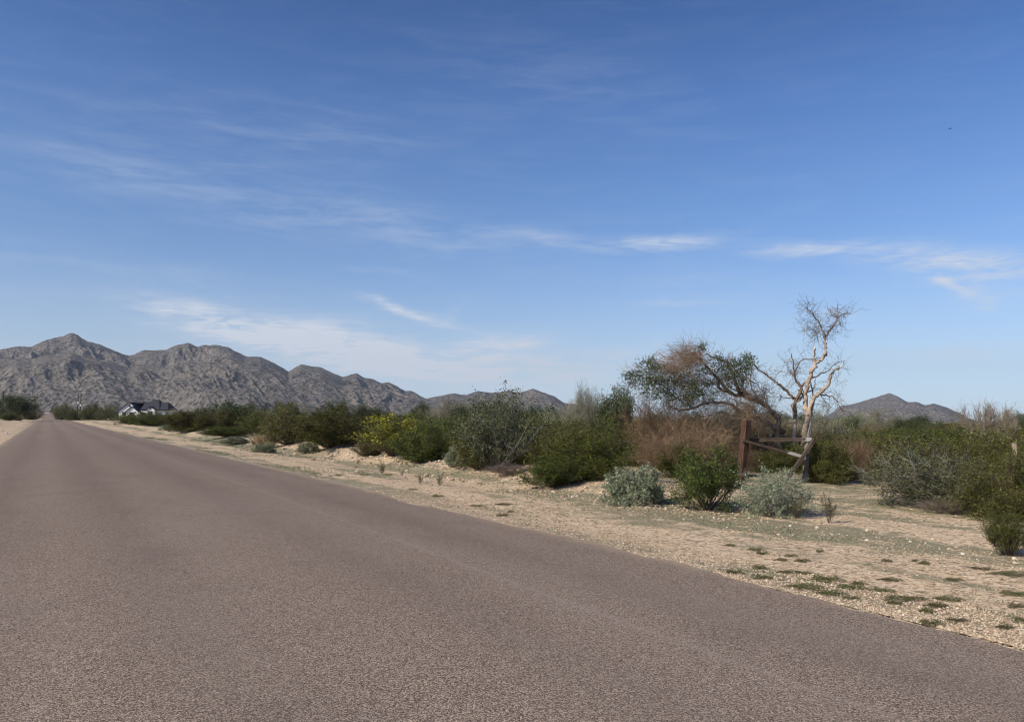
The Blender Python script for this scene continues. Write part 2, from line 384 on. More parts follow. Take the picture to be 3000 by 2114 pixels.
# greenish-grey low annuals: in bands along the road and in patches
band = (((U - 3.3) / .9)._m('POWER', 2.0) * -1).exp() * .65 + (((U - .35) / .4)._m('POWER', 2.0) * -1).exp() * .45 + (((U - 1.7) / .35)._m('POWER', 2.0) * -1).exp() * .2 + U.ss(4.5, 7.5) * .5 + (U * -1 - RW).ss(2, 6) * .3
gm = (band * .58 + (st_ - .5) * 2.0 + (b2 - .5) * .9).ss(.12, .40)
c = g.mix(gm * .8, c, g.mix(b3, (.115, .125, .070), (.23, .22, .14)))
edge = (U + b3 * .5 + b2 * .4).ss(1.1, .25) * (U.ss(-.5, 0))
c = g.mix(edge * .75, c, g.mix(pv, (.12, .105, .08), (.46, .41, .32)))
hh = b2 * .5 + b3 * .3 + pv * .15
g.surf(c, .95, g.bump(hh, .05, .9), .1); M['ground'] = m
# mountains
def mtnmat(name, near=1.0):
    m, g = newmat(name); v = g.coord('Object')
    a = g.noise(v, .004, 6, .65); s1 = g.noise(v, .055, 5, .65); s2 = g.x(g.voro(v, .075, 'Distance')); s3 = g.noise(v, .16, 4, .7)
    s4 = g.x(g.voro(g.map(v, loc=(31, 7, 3)), .03, 'Distance')); s5 = g.x(g.voro(g.map(v, loc=(11, 70, 3)), .15, 'Distance'))
    c = g.mix(a.ss(.35, .65), (.090, .080, .077), (.120, .107, .098))
    c = g.mix((s1 * .6 + s3 * .5).ss(.46, .68) * .75, c, (.30, .265, .23))
    c = g.mix(s2.ss(.50, .22) * .95, c, (.035, .038, .028))
    c = g.mix(s5.ss(.40, .15) * s1.ss(.4, .6) * .7, c, (.085, .085, .065))
    c = g.mix(s3.ss(.52, .72) * .4, c, (.11, .095, .085))
    c = g.mix((s4.ss(.14, .05) * a.ss(.56, .66)) * .6, c, (.60, .55, .48))
    hh = s1 * 1.0 + s3 * .5 - s2 * .4
    g.surf(c, .95, g.bump(hh, 10, 1), .05); return m
M['mtn'] = mtnmat('mountain_rock')

# ------------------------------------------------------------------ ground sheet
az_f = np.radians(np.arange(-48, 48.01, .22)); az_c = np.radians(np.arange(48, 312.1, 4.0))
AZ = np.concatenate([az_f[:-1], az_c]); RR = np.concatenate([[.02, .6], np.geomspace(1.2, 7000, 370)])
Rg, Ag = np.meshgrid(RR, AZ, indexing='ij'); Xg = Rg * np.sin(Ag); Yg = Rg * np.cos(Ag)
Zg = hgt(Xg, Yg)
vfar = (Rg > 120); Zg = Zg - vfar * .0
ug, vg = uv(Xg, Yg); inroad = (ug < .3) & (ug > -RW - .3) & (vg > 60) ; Zg = Zg - inroad * np.clip((vg - 60) / 500, 0, .35)
mb = MB(); nr, na = Rg.shape; idx = np.arange(nr * na).reshape(nr, na)
f = np.stack([idx[:-1, :-1], idx[1:, :-1], idx[1:, 1:], idx[:-1, 1:]], -1).reshape(-1, 4)[:, ::-1]
mb.add(np.stack([Xg, Yg, Zg], -1).reshape(-1, 3), f)
tag(link('desert_ground', mb.build('desert_ground', M['ground'], True)), 'sandy tan desert ground with gravel and thin green annuals', kind='structure')

# road, in a frame with +Y along it
vs = np.concatenate([np.arange(-30, 60, .1), np.geomspace(60, 690, 160)]); us = np.array([0, .0012, .03, .06, .15, .3, .5, .7, .85, .94, .97, .9988, 1.0])
V_, S_ = np.meshgrid(vs, us, indexing='ij')
er = .17 * fbm(vs * 1.7, vs * 0 + 3, 5, .65) + .20 * fbm(vs * .25, vs * 0 + 9, 2) - .04; el = .08 * fbm(vs * 1.3, vs * 0 + 33, 4)
er = er + .32 * np.exp(-((vs - 24) / 5) ** 2) * .0
Uu = (-RW + el[:, None]) * (1 - S_) + (er[:, None]) * S_
Zr = .012 + .05 * (1 - (2 * S_ - 1) ** 2) + rise(V_) * (V_ > 0)
Zr = np.where((S_ == 0) | (S_ == 1), Zr - .06, Zr)
mb = MB(); nr, na = V_.shape; idx = np.arange(nr * na).reshape(nr, na)
f = np.stack([idx[:-1, :-1], idx[:-1, 1:], idx[1:, 1:], idx[1:, :-1]], -1).reshape(-1, 4)
mb.add(np.stack([Uu, V_, Zr], -1).reshape(-1, 3), f)
road = link('road', mb.build('road', M['road'], False)); road.rotation_euler.z = RANG
road.location = (U0 * RRT[0], U0 * RRT[1], 0)
tag(road, 'reddish grey chip seal road running straight to the mountains', kind='structure')

# ------------------------------------------------------------------ mountains
LEFT = [(-400, 1075), (-250, 1040), (-120, 1050), (0, 1025), (52, 1013), (94, 1015), (139, 994), (188, 984), (209, 974), (226, 980), (251, 997), (296, 1011), (328, 1025), (376, 1043), (390, 1039), (418, 1025), (463, 1025), (488, 1024),
 (516, 1010), (554, 1004), (578, 1015), (596, 1010), (641, 1011), (669, 1017), (718, 1043), (763, 1045), (801, 1061), (846, 1087), (881, 1068), (944, 1077), (1003, 1104), (1045, 1093), (1066, 1106), (1094, 1111), (1118, 1122), (1139, 1119),
 (1188, 1145), (1205, 1145), (1247, 1167), (1327, 1151), (1362, 1157), (1400, 1145), (1435, 1151), (1491, 1143), (1515, 1151), (1560, 1138), (1623, 1160), (1654, 1181), (1703, 1184), (1760, 1196), (1820, 1212), (1900, 1226)]
RIGHT = [(2380, 1229), (2430, 1213), (2465, 1188), (2507, 1182), (2562, 1164), (2604, 1151), (2625, 1157), (2660, 1178), (2684, 1176), (2709, 1187), (2737, 1181), (2771, 1192), (2810, 1209), (2838, 1225), (2880, 1236)]
def mountain(name, prof, R0, front, back, seed, label, naz=1000, nr=170):
    A = np.array([azel(*p) for p in prof]); pa, pt = A[:, 0], np.tan(A[:, 1]); fa = np.linspace(pa[0], pa[-1], 4000); ft = np.interp(fa, pa, pt); kw = int(.0022 / (fa[1] - fa[0])); ft = np.convolve(np.pad(ft, kw, 'edge'), np.ones(2 * kw + 1) / (2 * kw + 1), 'valid') * .5 + ft * .5; pa, pt = fa, ft
    az = np.linspace(pa[0], pa[-1], naz); s = np.concatenate([np.linspace(1, 0, nr) ** 1.0, -np.linspace(0.02, 1, 24)])
    S, AZm = np.meshgrid(s, az, indexing='ij')
    Rl = R0 * (1 + .05 * fbm(AZm * 9 + seed, AZm * 0, 2))
    r = np.where(S >= 0, Rl - S * front, Rl - S * back)
    x = r * np.sin(AZm); y = r * np.cos(AZm)
    Sp = np.clip(S, 0, 1)
    wx = fbm(x / 700 + seed, y / 700, 3)
    az2 = AZm + Sp * (.09 * wx + .03 * fbm(x / 220 + seed, y / 220 + 8, 3)) - Sp * .085 + .004 * fbm(x / 90, y / 90, 3) * sst(0, .05, Sp)
    P = np.interp(az2, pa, pt, left=0, right=0); P0 = np.interp(AZm, pa, pt)
    bl = sst(0, .16, Sp); Pm = np.maximum(P, 0) * bl + P0 * (1 - bl)
    Hh = Pm * Rl * (1 - Sp) ** 1.2
    rd = ridged(x / 560 + wx * .7 + seed, y / 560 + seed, 5, .48)
    ax_ = AZm * R0 - .45 * (Rl - r); rd2 = ridged(ax_ / 150 + wx * 1.3 + seed * 2, r / 520 + seed, 4, .55); fb = fbm(x / 26, y / 26, 4, .6)
    loc = np.maximum(P0, .008) * Rl
    Hh = Hh + loc * 3.9 * (rd - .60) * np.clip(Sp, 0, 1) * (1 - Sp) ** .8 + loc * .46 * (rd2 - .6) * sst(0, .15, Sp) * (1 - Sp) ** .5
    lim = P0 * r * (1 - .42 * Sp ** 1.15)
    kk = np.maximum(.12 * lim * sst(0, .3, Sp), .5); dlt = np.clip(.5 + .5 * (Hh - lim) / kk, 0, 1)
    Hs = Hh * (1 - dlt) + lim * dlt - kk * dlt * (1 - dlt)
    Hh = np.where(S > 0, Hs, Hh) + fb * np.minimum(loc * .02 + 1.5, 4) * (1 - Sp)
    Hh = np.where(S < 0, P0 * Rl * (1 - np.abs(S)) ** 1.2, Hh)
    z = EYE * (1 - Sp) + np.maximum(Hh, 0) - 12 * sst(.93, 1, Sp) - 5 * sst(-.9, -1, S)
    mb = MB(); a, b = S.shape; idx = np.arange(a * b).reshape(a, b)
    f = np.stack([idx[:-1, :-1], idx[1:, :-1], idx[1:, 1:], idx[:-1, 1:]], -1).reshape(-1, 4)
    mb.add(np.stack([x, y, z], -1).reshape(-1, 3), f)
    o = link(name, mb.build(name, M['mtn'], False)); tag(o, label, kind='structure'); return o
mountain('mountain_range', LEFT, 3500, 1500, 900, 3.0, 'rugged grey brown mountain range with several peaks on the left', 1150, 190)
mountain('hill', RIGHT, 4800, 1300, 900, 21.0, 'lone rugged grey hill on the horizon at the right', 330, 120)

# ------------------------------------------------------------------ vegetation prototypes (unit height 1, unit width 1)
def shrub_mesh(seed, nstem=30, twigs=14, leaves=30, leaf=.012, ratio=.5, tilt=65, basr=.05, start=.3, wood='dstem', lf='creo', stemr=.010, spread=.045, flat=.0, lean=(0, 0), bare=0., sides=3, twl=(.12, .28), extra=None, hollow=.15):
    global RNG
    RNG = np.random.RandomState(seed); rs = RNG
    wd = MB(); lv = MB(); lv2 = MB(); C = []; C2 = []
    ph0 = rs.rand() * 7
    for i in range(nstem):
        ph = ph0 + i * 2.39996 + rs.normal() * .2; q = math.sqrt((i + .5) / nstem)
        th = rad(tilt) * q * (.85 + .3 * rs.rand())
        ln = (1 - .25 * rs.rand()) * (1 if rs.rand() > .2 else .7)
        lob = 1 + .16 * math.sin(2 * ph + ph0) + .1 * math.sin(3 * ph + 2 * ph0)
        end = np.array([math.sin(th) * math.cos(ph) * .52 * lob / max(math.sin(rad(tilt)), .5) , math.sin(th) * math.sin(ph) * .52 * lob / max(math.sin(rad(tilt)), .5), (math.cos(th) ** .6) * .92]) * ln
        end[:2] += np.array(lean) * end[2]
        b = np.array([math.cos(ph), math.sin(ph), 0]) * basr * q; b[2] = -.03
        mid = (b + end) * .5 + rs.normal(size=3) * .035; mid[2] *= (1.05 - .25 * q); mid[:2] += end[:2] * .06
        P = spline([b, mid, end], 3) + rs.normal(size=(7, 3)) * .006
        wd.tube(P, np.linspace(stemr, stemr * .3, 7), sides, cap=False)
        nt = max(2, int(twigs * (.6 + .8 * rs.rand())))
        for k in range(nt):
            t = start + (1 - start) * (1 - rs.rand() ** 1.5) if k else 1.0
            j = min(int(t * 6), 5); p = P[j] + (P[j + 1] - P[j]) * min(t * 6 - j, 1)
            d = (P[-1] - P[0]); d = d / np.linalg.norm(d) * .7 + rs.normal(size=3) * .6 + np.array([0, 0, .35 - flat])
            d /= np.linalg.norm(d); L = rs.uniform(*twl)
            e = p + d * L; 
            if e[2] < .03: e[2] = .03 + rs.rand() * .05
            mdl = (p + e) / 2 + rs.normal(size=3) * L * .12
            TP = np.array([p, mdl, e]); wd.tube(TP, [stemr * .38, stemr * .28, stemr * .12], 3, cap=False)
            if rs.rand() < bare: continue
            m = int(leaves * (.5 + rs.rand()))
            tt = rs.rand(m) ** .7; tt2 = tt[:, None]
            c = np.where(tt2 < .5, p + (mdl - p) * tt2 * 2, mdl + (e - mdl) * (tt2 * 2 - 1)) + rs.normal(size=(m, 3)) * spread
            if extra and (e[2] > extra[1] and rs.rand() < extra[2]): C2.append(c)
            else: C.append(c)
    C = np.concatenate(C) if C else np.zeros((0, 3)); C = C[C[:, 2] > .015]
    lv.leaves(C, leaf, ratio)
    if C2: C2 = np.concatenate(C2); lv.leaves(C2[C2[:, 2] > .02], leaf * 1.05, .8, mi=1)
    mats = [M[lf]] + ([M[extra[0]]] if extra else [])
    return wd.build('stems', M[wood]), lv.build('foliage', mats)
def proto2(kind, meshes, label='', cat='', group=None):
    """a shrub as an Empty with two parts"""
    e = bpy.data.objects.new(kind, None); COL.objects.link(e)
    for nm, me in meshes: link(nm, me, e)
    return e
PROTO = {}
def reg(key, kind, names, n, seed, **kw):
    PROTO[key] = []
    for i in range(n):
        a, b = shrub_mesh(seed + i * 13, **kw)
        PROTO[key].append((kind, [(names[0], a), (names[1], b)]))
N2 = ('stems', 'foliage')
reg('creo', 'creosote_bush', N2, 3, 100, nstem=40, twigs=20, leaves=34, leaf=.0125, tilt=86, lf='creo', spread=.034, start=.2)
reg('bright', 'creosote_bush', N2, 2, 200, nstem=40, twigs=20, leaves=36, leaf=.0125, tilt=86, lf='bright', spread=.030, start=.2)
reg('open', 'creosote_bush', N2, 2, 260, nstem=30, twigs=22, leaves=30, leaf=.0115, tilt=82, lf='bright', spread=.030, start=.38, stemr=.009)
reg('olive', 'desert_shrub', N2, 3, 300, nstem=38, twigs=19, leaves=26, leaf=.0125, tilt=86, lf='olive', spread=.038, start=.2)
reg('sage', 'sage_bush', N2, 2, 400, nstem=90, twigs=13, leaves=18, leaf=.014, ratio=.65, tilt=92, lf='sage', wood='gstem', spread=.018, start=.55, twl=(.07, .16), stemr=.007)
reg('sageo', 'sage_bush', N2, 1, 430, nstem=95, twigs=15, leaves=13, leaf=.012, ratio=.6, tilt=90, lf='sage', wood='gstem', spread=.02, start=.3, twl=(.08, .2), stemr=.005, bare=.3)
reg('greyg', 'tall_shrub', N2, 2, 500, nstem=38, twigs=21, leaves=24, leaf=.012, tilt=80, lf='greyg', wood='gstem', spread=.030, bare=.12, start=.25, stemr=.007)
reg('lean', 'leaning_shrub', N2, 1, 520, nstem=40, twigs=20, leaves=24, leaf=.011, tilt=80, lf='greyg', wood='gstem', spread=.026, bare=.2, lean=(-.25, 0), stemr=.006, flat=.2)
reg('olivenear', 'creosote_bush', N2, 1, 340, nstem=44, twigs=24, leaves=52, leaf=.0085, tilt=84, lf='olive', spread=.036, start=.2, stemr=.007)
reg('creonear', 'creosote_bush', N2, 1, 350, nstem=44, twigs=24, leaves=52, leaf=.0085, tilt=84, lf='creo', spread=.034, start=.2, stemr=.007)
reg('spiky', 'creosote_bush', N2, 1, 580, nstem=80, twigs=12, leaves=22, leaf=.016, ratio=.28, tilt=66, lf='bright', spread=.022, start=.35, stemr=.006, twl=(.1, .24), flat=-.5)
reg('yell', 'flowering_shrub', N2, 1, 600, nstem=30, twigs=17, leaves=26, leaf=.0135, tilt=70, lf='olive', spread=.032, extra=('yell', .35, .36))
reg('brown', 'dead_brush', ('twigs', 'dry_leaves'), 2, 650, nstem=60, twigs=26, leaves=12, leaf=.0085, ratio=.3, tilt=78, lf='brown', wood='btwig', spread=.03, stemr=.0045, twl=(.12, .35), flat=.1)
reg('seed', 'creosote_seedling', N2, 1, 700, nstem=9, twigs=10, leaves=12, leaf=.022, tilt=35, lf='weed', spread=.03, stemr=.012, start=.3)
reg('palo', 'palo_verde_tree', ('branches', 'foliage'), 2, 720, nstem=34, twigs=34, leaves=24, leaf=.0105, ratio=.28, tilt=68, lf='palo', wood='gstem', spread=.03, start=.35, stemr=.008, bare=.15)
reg('bare', 'bare_tree', ('branches', 'dry_leaves'), 1, 740, nstem=28, twigs=34, leaves=14, leaf=.009, ratio=.3, tilt=58, lf='brown', wood='stem', spread=.03, start=.3, stemr=.009, bare=.3)
reg('tree', 'mesquite_tree', ('branches', 'foliage'), 3, 760, nstem=18, twigs=20, leaves=34, leaf=.017, tilt=62, lf='mesq', wood='dstem', spread=.05, start=.45, stemr=.015)
FARK = {}
def regfar(key, n, seed, lf, **kw):
    FARK[key] = []
    for i in range(n):
        a, b = shrub_mesh(seed + i * 7, lf=lf, **kw)
        va = np.zeros(len(a.vertices) * 3); a.vertices.foreach_get('co', va)
        me = bpy.data.meshes.new(key); 
        import bmesh
        bm = bmesh.new(); bm.from_mesh(a); nf = len(bm.faces); bm.from_mesh(b); bm.faces.ensure_lookup_table()
        for f_ in bm.faces[nf:]: f_.material_index = 1
        bm.to_mesh(me); bm.free(); me.materials.append(a.materials[0]); me.materials.append(M[lf]); FARK[key].append(me)
regfar('creosote_bush', 4, 800, 'creo', nstem=24, twigs=12, leaves=24, leaf=.022, start=.2, tilt=86, spread=.05)
regfar('olive_bush', 4, 840, 'olive', nstem=24, twigs=12, leaves=22, leaf=.022, start=.2, tilt=86, spread=.05)
regfar('brown_bush', 2, 880, 'brown', nstem=22, twigs=14, leaves=10, leaf=.013, tilt=70, spread=.05, wood='btwig')
regfar('mesquite_tree', 4, 900, 'mesq', nstem=14, twigs=14, leaves=26, leaf=.024, tilt=62, spread=.06, start=.45)
regfar('palo_verde_tree', 2, 940, 'palo', nstem=20, twigs=18, leaves=12, leaf=.014, ratio=.3, tilt=60, spread=.04, wood='gstem')

def make_from(key, i, label, cat, group=None):
    kind, parts = PROTO[key][i % len(PROTO[key])]
    e = bpy.data.objects.new(kind, None); COL.objects.link(e)
    for nm, me in parts: link(nm, me, e)
    tag(e, label, cat, group); return e
def plant(key, i, cx, base, top, wpx, label, cat='shrub', group=None, rot=None, depth=None, ky=1.0, sink=0, kind=None):
    """stand a plant where the photograph shows it; all pixels are those of the 3000 px photograph"""
    if depth is None: p = pick(cx, base)
    else:
        p = at(cx, 1200, depth); p[2] = float(hgt(p[0], p[1]))
    Y = p[1]; zt = at(cx, top, Y)[2]; h = (zt - p[2]) * 1.09; wm = wpx / F * Y / (ray(cx, base)[1]) * 1.0
    o = make_from(key, i, label, cat, group)
    if kind: o.name = kind
    o.location = (p[0], p[1], p[2] - sink); o.rotation_euler.z = rot if rot is not None else random.random() * 6.28
    o.scale = (wm, wm * ky, h); return o
PL = plant
K = 1.3066
# --- first row along the verge, near to far
PL('spiky', 0, 2955, 1627, 1505, 130, 'small bright green creosote bush at the right edge, lowest in the picture')
PL('olivenear', 0, 2985, 1520, 1338, 330, 'large olive green creosote bush spreading at the right edge above the small bright one', cat='shrub')
PL('lean', 0, 2745, 1490, 1322, 300, 'grey green shrub with bare twigs leaning left, right of the sandy clearing', rot=0)
PL('greyg', 1, 2690, 1425, 1290, 260, 'thin grey green shrub behind the leaning twiggy shrub right of the clearing')
PL('seed', 0, 2430, 1532, 1448, 62, 'small feathery green seedling alone on the verge right of the grey sage', cat='seedling')
PL('sageo', 0, 2270, 1508, 1372, 225, 'wide grey sage bush with many bare twigs in front of the wooden brace')
PL('seed', 0, 2335, 1518, 1462, 66, 'small leafy grey green plant at the front foot of the wide grey sage', cat='plant')
PL('open', 0, 2070, 1492, 1315, 225, 'green creosote bush with bare dark stems showing below, in front of the thick post')
PL('sage', 0, 1858, 1475, 1360, 186, 'round silvery green sage bush standing free on the verge')
PL('bright', 1, 1625, 1425, 1335, 175, 'low yellowish green creosote in front left of the big dark one')
PL('creonear', 0, 1725, 1405, 1228, 280, 'big dark green creosote bush left of the silvery round sage', ky=.8)
PL('greyg', 0, 1455, 1372, 1160, 260, 'tall grey green shrub with wispy top in the centre of the picture', ky=.8)
PL('olive', 1, 1400, 1372, 1250, 150, 'olive creosote at the lower left of the tall wispy shrub')
PL('sage', 1, 1345, 1365, 1305, 95, 'pale grey sage bush left of the tall wispy shrub')
PL('creo', 1, 1240, 1352, 1245, 175, 'round green creosote bush right of the yellow flowering shrub')
PL('yell', 0, 1150, 1333, 1220, 195, 'shrub covered with yellow flowers behind the stony bank')
PL('olive', 2, 1085, 1335, 1285, 90, 'small olive bush at the left foot of the yellow flowering shrub')
PL('creo', 2, 975, 1306, 1190, 210, 'wide dark green creosote bush left of the yellow flowering shrub', ky=.8)
PL('olive', 0, 850, 1298, 1185, 190, 'broad olive creosote bush behind the tuft of straw grass', ky=.8)
PL('sage', 1, 902, 1328, 1295, 72, 'grey green sage in front of the wide dark creosote')
PL('sage', 0, 775, 1325, 1297, 66, 'small round grey sage right beside the road verge below the straw tuft')
PL('sage', 1, 688, 1302, 1278, 90, 'low grey sage on the verge left of the straw tuft')
PL('bright', 0, 665, 1278, 1248, 150, 'low dark green bush beside the two white stones', ky=.7)
PL('sage', 0, 530, 1265, 1250, 46, 'small grey sage far along the verge left of the white stones')
PL('sage', 1, 498, 1262, 1242, 50, 'leftmost grey sage of the verge below the dark roofed house')
for (cx, base, top, wd, k, lab) in [(560, 1262, 1200, 150, 'creo', 'dense green creosote right of the house with the grey sages at its foot'),
    (680, 1262, 1195, 170, 'olive', 'olive green bush behind the low dark bush by the white stones'),
    (760, 1272, 1205, 120, 'creo', 'dark creosote directly behind the straw tuft'),
    (452, 1248, 1205, 120, 'creo', 'dark green bush just below the right end of the house'),
    (380, 1242, 1210, 90, 'olive', 'olive bush just below the left gable of the house')]:
    PL(k, random.randint(0, 2), cx, base, top, wd, lab)
# around the fallen tree
PL('brown', 0, 2020, 0, 1235, 330, 'wide rust brown dead brush under the fallen tree', depth=20.5, ky=.6, cat='dead brush')
PL('brown', 1, 1925, 0, 1145, 190, 'tall rust brown dead brush at the left end of the fallen tree', depth=23.5, ky=.7, cat='dead brush')
PL('brown', 0, 2140, 0, 1290, 170, 'low rust brown dead brush directly behind the thick post', depth=21.0, ky=.7, cat='dead brush')
PL('creo', 0, 1990, 0, 1300, 150, 'green creosote growing inside the rust brown brush', depth=20.0, ky=.7)
PL('brown', 1, 2320, 0, 1262, 190, 'pale tangled dead brush behind the gap of the wooden brace', depth=24.5, ky=.7, cat='dead brush')
PL('creo', 2, 2260, 0, 1320, 150, 'green bush seen through the wooden brace', depth=22.5, ky=.7)
PL('bright', 1, 2410, 0, 1290, 170, 'dark green bush immediately right of the thin grey post', depth=19.6, ky=.7)
PL('brown', 1, 2500, 0, 1285, 160, 'dark brown brush at the back of the sandy clearing', depth=20.2, ky=.7, cat='dead brush')
PL('greyg', 1, 2430, 0, 1225, 150, 'grey green leafy shrub behind the top of the thin grey post', depth=27, ky=.7)
PL('olive', 1, 2590, 0, 1275, 210, 'olive shrub behind the right side of the clearing', depth=21.5, ky=.7)
PL('creonear', 0, 2860, 0, 1290, 260, 'green creosote above the leaning twiggy shrub at the right', depth=18.5, ky=.7)
PL('bright', 0, 2990, 0, 1300, 170, 'dense green bush cut by the right edge, beside the short brown stump', depth=15.5, ky=.7)
PL('olive', 2, 1620, 0, 1240, 180, 'olive bush behind the left side of the big dark creosote', depth=24, ky=.7)
for (k, i, cx, top, wd, dp, lab, ct) in [('olive', 2, 2690, 1283, 260, 17.5, 'olive bush in the full row above the sandy mound', 'shrub'), ('bright', 1, 2800, 1262, 260, 22, 'green bush rising behind the row above the sandy mound', 'shrub'),
    ('olive', 0, 2930, 1258, 300, 19, 'broad olive bush high at the right edge behind the stake', 'shrub'), ('creonear', 0, 2905, 1375, 240, 13.2, 'creosote filling between the leaning shrub and the large olive one', 'shrub'), ('palo', 1, 2400, 1205, 150, 28, 'pale bare twiggy brush behind the standing dead tree', 'dead brush'),
    ('brown', 0, 2250, 1225, 200, 26, 'grey brown twiggy brush under the broken trunk', 'dead brush'), ('brown', 1, 2080, 1205, 260, 24.5, 'rust brown dead brush directly below the drooping limb', 'dead brush'), ('olive', 1, 2190, 1235, 180, 25, 'olive bush behind the top of the thick post', 'shrub')]:
    PL(k, i, cx, 0, top, wd, lab, ct, depth=dp, ky=.7)
# trees standing clear of the scrub line
for (key, i, cx, top, wd, dep, lab, cat) in [
  ('palo', 0, 1725, 1138, 110, 34, 'pale wispy palo verde crown left of the fallen tree', 'tree'),
  ('tree', 0, 1800, 1150, 120, 31, 'dark leafy mesquite between the pale palo verde and the brown brush', 'tree'),
  ('palo', 1, 1650, 1195, 150, 33, 'low yellowish palo verde left of the pale wispy one', 'tree'),
  ('tree', 1, 1233, 1183, 60, 75, 'round dark mesquite behind the right of the yellow shrub', 'tree'),
  ('tree', 2, 990, 1177, 70, 62, 'small dark mesquite standing above the scrub left of the yellow shrub', 'tree'),
  ('tree', 0, 845, 1180, 80, 66, 'mesquite crown above the broad olive creosote', 'tree'),
  ('tree', 1, 1340, 1198, 80, 60, 'dark mesquite just left of the tall wispy shrub', 'tree'),
  ('tree', 2, 2489, 1226, 62, 46, 'dark green mesquite under the left slope of the lone hill', 'tree'),
  ('palo', 1, 2566, 1200, 140, 52, 'broad pale green palo verde in front of the lone hill', 'tree'),
  ('tree', 0, 2663, 1230, 80, 50, 'dark mesquite right of the broad pale palo verde', 'tree'),
  ('tree', 1, 2736, 1238, 56, 55, 'small dark mesquite beside the far utility pole on the right', 'tree'),
  ('bare', 0, 2893, 1181, 140, 40, 'nearly leafless brown tree standing high at the right', 'tree'),
  ('palo', 0, 2948, 1203, 70, 44, 'small pale palo verde right of the leafless brown tree', 'tree'),
  ('tree', 2, 2990, 1222, 60, 48, 'green mesquite cut by the right edge on the skyline', 'tree'),
  ('tree', 0, 52, 1158, 100, 175, 'largest dark tree left of the road', 'tree'),
  ('olive', 1, 90, 1196, 60, 230, 'smaller tree between the largest dark tree and the road', 'tree'),
  ('creo', 0, 30, 1208, 44, 150, 'dark bush at the foot of the largest tree left of the road', 'shrub'),
  ('olive', 2, 185, 1183, 62, 400, 'rounded tree just right of the far end of the road', 'tree'),
  ('creo', 1, 268, 1184, 60, 330, 'tree between the twin utility poles and the house', 'tree'),
  ('olive', 0, 319, 1184, 62, 320, 'tree touching the left side of the house', 'tree'),
  ('creo', 2, 218, 1196, 46, 335, 'dark narrow tree left of the twin utility poles', 'tree')]:
    PL(key, i, cx, 0, top, wd, lab, cat, depth=dep, kind='mesquite_tree' if cat == 'tree' and key in ('olive', 'creo') else None)

# --- scrub belt: bushes one by one, look-alikes share a label
def vis(x, y): return y > 3 and abs(math.atan2(x, y)) < rad(36)
rr = np.random.RandomState(5); CNT = {}
def far(kind, x, y, wm, h, label, cat, group):
    d_ = math.hypot(x, y)
    if d_ < 70 and kind in NEARK:
        ks_ = NEARK[kind]; k0 = ks_[rr.randint(len(ks_))]; _, parts = PROTO[k0][rr.randint(len(PROTO[k0]))]
        o = bpy.data.objects.new(kind, None); COL.objects.link(o)
        for nm, me in parts: link(nm, me, o)
    else: o = link(kind, FARK[kind][rr.randint(len(FARK[kind]))])
    o.location = (x, y, float(hgt(x, y)) - .03); o.rotation_euler.z = rr.rand() * 6.28
    o.scale = (wm, wm, h); tag(o, label, cat, group); CNT[kind] = CNT.get(kind, 0) + 1
NEARK = {'creosote_bush': ['creo', 'creo', 'bright'], 'olive_bush': ['olive', 'olive', 'creo'], 'brown_bush': ['brown'], 'mesquite_tree': ['tree'], 'palo_verde_tree': ['palo']}
FL = {'creosote_bush': ('dark green creosote bush', 'shrub', 'creosote bushes of the scrub belt'),
      'olive_bush': ('olive tinted bush', 'shrub', 'olive bushes of the scrub belt'),
      'brown_bush': ('brownish half dead bush', 'shrub', 'brown bushes of the scrub belt'),
      'mesquite_tree': ('dark mesquite tree', 'tree', 'mesquite trees of the scrub plain'),
      'palo_verde_tree': ('pale palo verde tree', 'tree', 'palo verde trees of the scrub plain')}
n = 0
while n < 600:
    d = 17 * (240 / 17) ** (rr.rand() ** 1.15); a = rr.uniform(-33.5, 34) * math.pi / 180
    x, y = d * math.sin(a), d * math.cos(a); u, v = uv(x, y)
    lo = 7.2 + 1.2 * math.sin(v * .2) + (1.5 if v > 55 else 0) + (5.2 if v < 16 else 0)
    if -RW - 13 - .02 * v < u < lo: continue
    if u < 0 and v < 110: continue
    # keep the dirt clearing behind the sage open
    if 4 < x < 12 and 13 < y < 21: continue
    if d < 24 and 0 < x < 6 and y > 20: continue
    q = rr.rand(); ks = 'creosote_bush' if q < .38 else 'olive_bush' if q < .78 else 'brown_bush' if q < .92 else 'mesquite_tree' if q < .965 else 'palo_verde_tree'
    if CNT.get(ks, 0) >= 290: continue
    if 'tree' in ks:
        if d < 50: continue
        h = (rr.uniform(1.9, 2.6) + d * .006) * (.85 if a > .06 else 1); wm = h * rr.uniform(1., 1.5)
    else:
        h = (rr.uniform(1.15, 1.75) + (d > 60) * .25) * (.68 if a > .06 and d < 45 else .8 if a > .06 else 1); wm = h * rr.uniform(1.5, 2.2)
    lab, cat, grp = FL[ks]; px_ = math.degrees(a)
    zn = 'left of the road' if u < 0 else 'near the house' if px_ < -20 else 'behind the straw tuft' if px_ < -14 else 'behind the yellow flowering shrub' if px_ < -7 else 'behind the tall wispy shrub' if px_ < 0 else 'behind the big dark creosote' if px_ < 7 else 'behind the rusty brush' if px_ < 15 else 'behind the wooden brace' if px_ < 22 else 'below the lone hill' if px_ < 28 else 'toward the right edge'
    ds = 'in the front rows of the belt' if d < 40 else 'in the middle of the belt' if d < 90 else 'far back in the belt'
    far(ks, x, y, wm, h, FL[ks][0] + ' ' + zn + ', ' + ds, cat, ks.replace('_', ' ') + ' ' + zn + ' ' + ds); n += 1

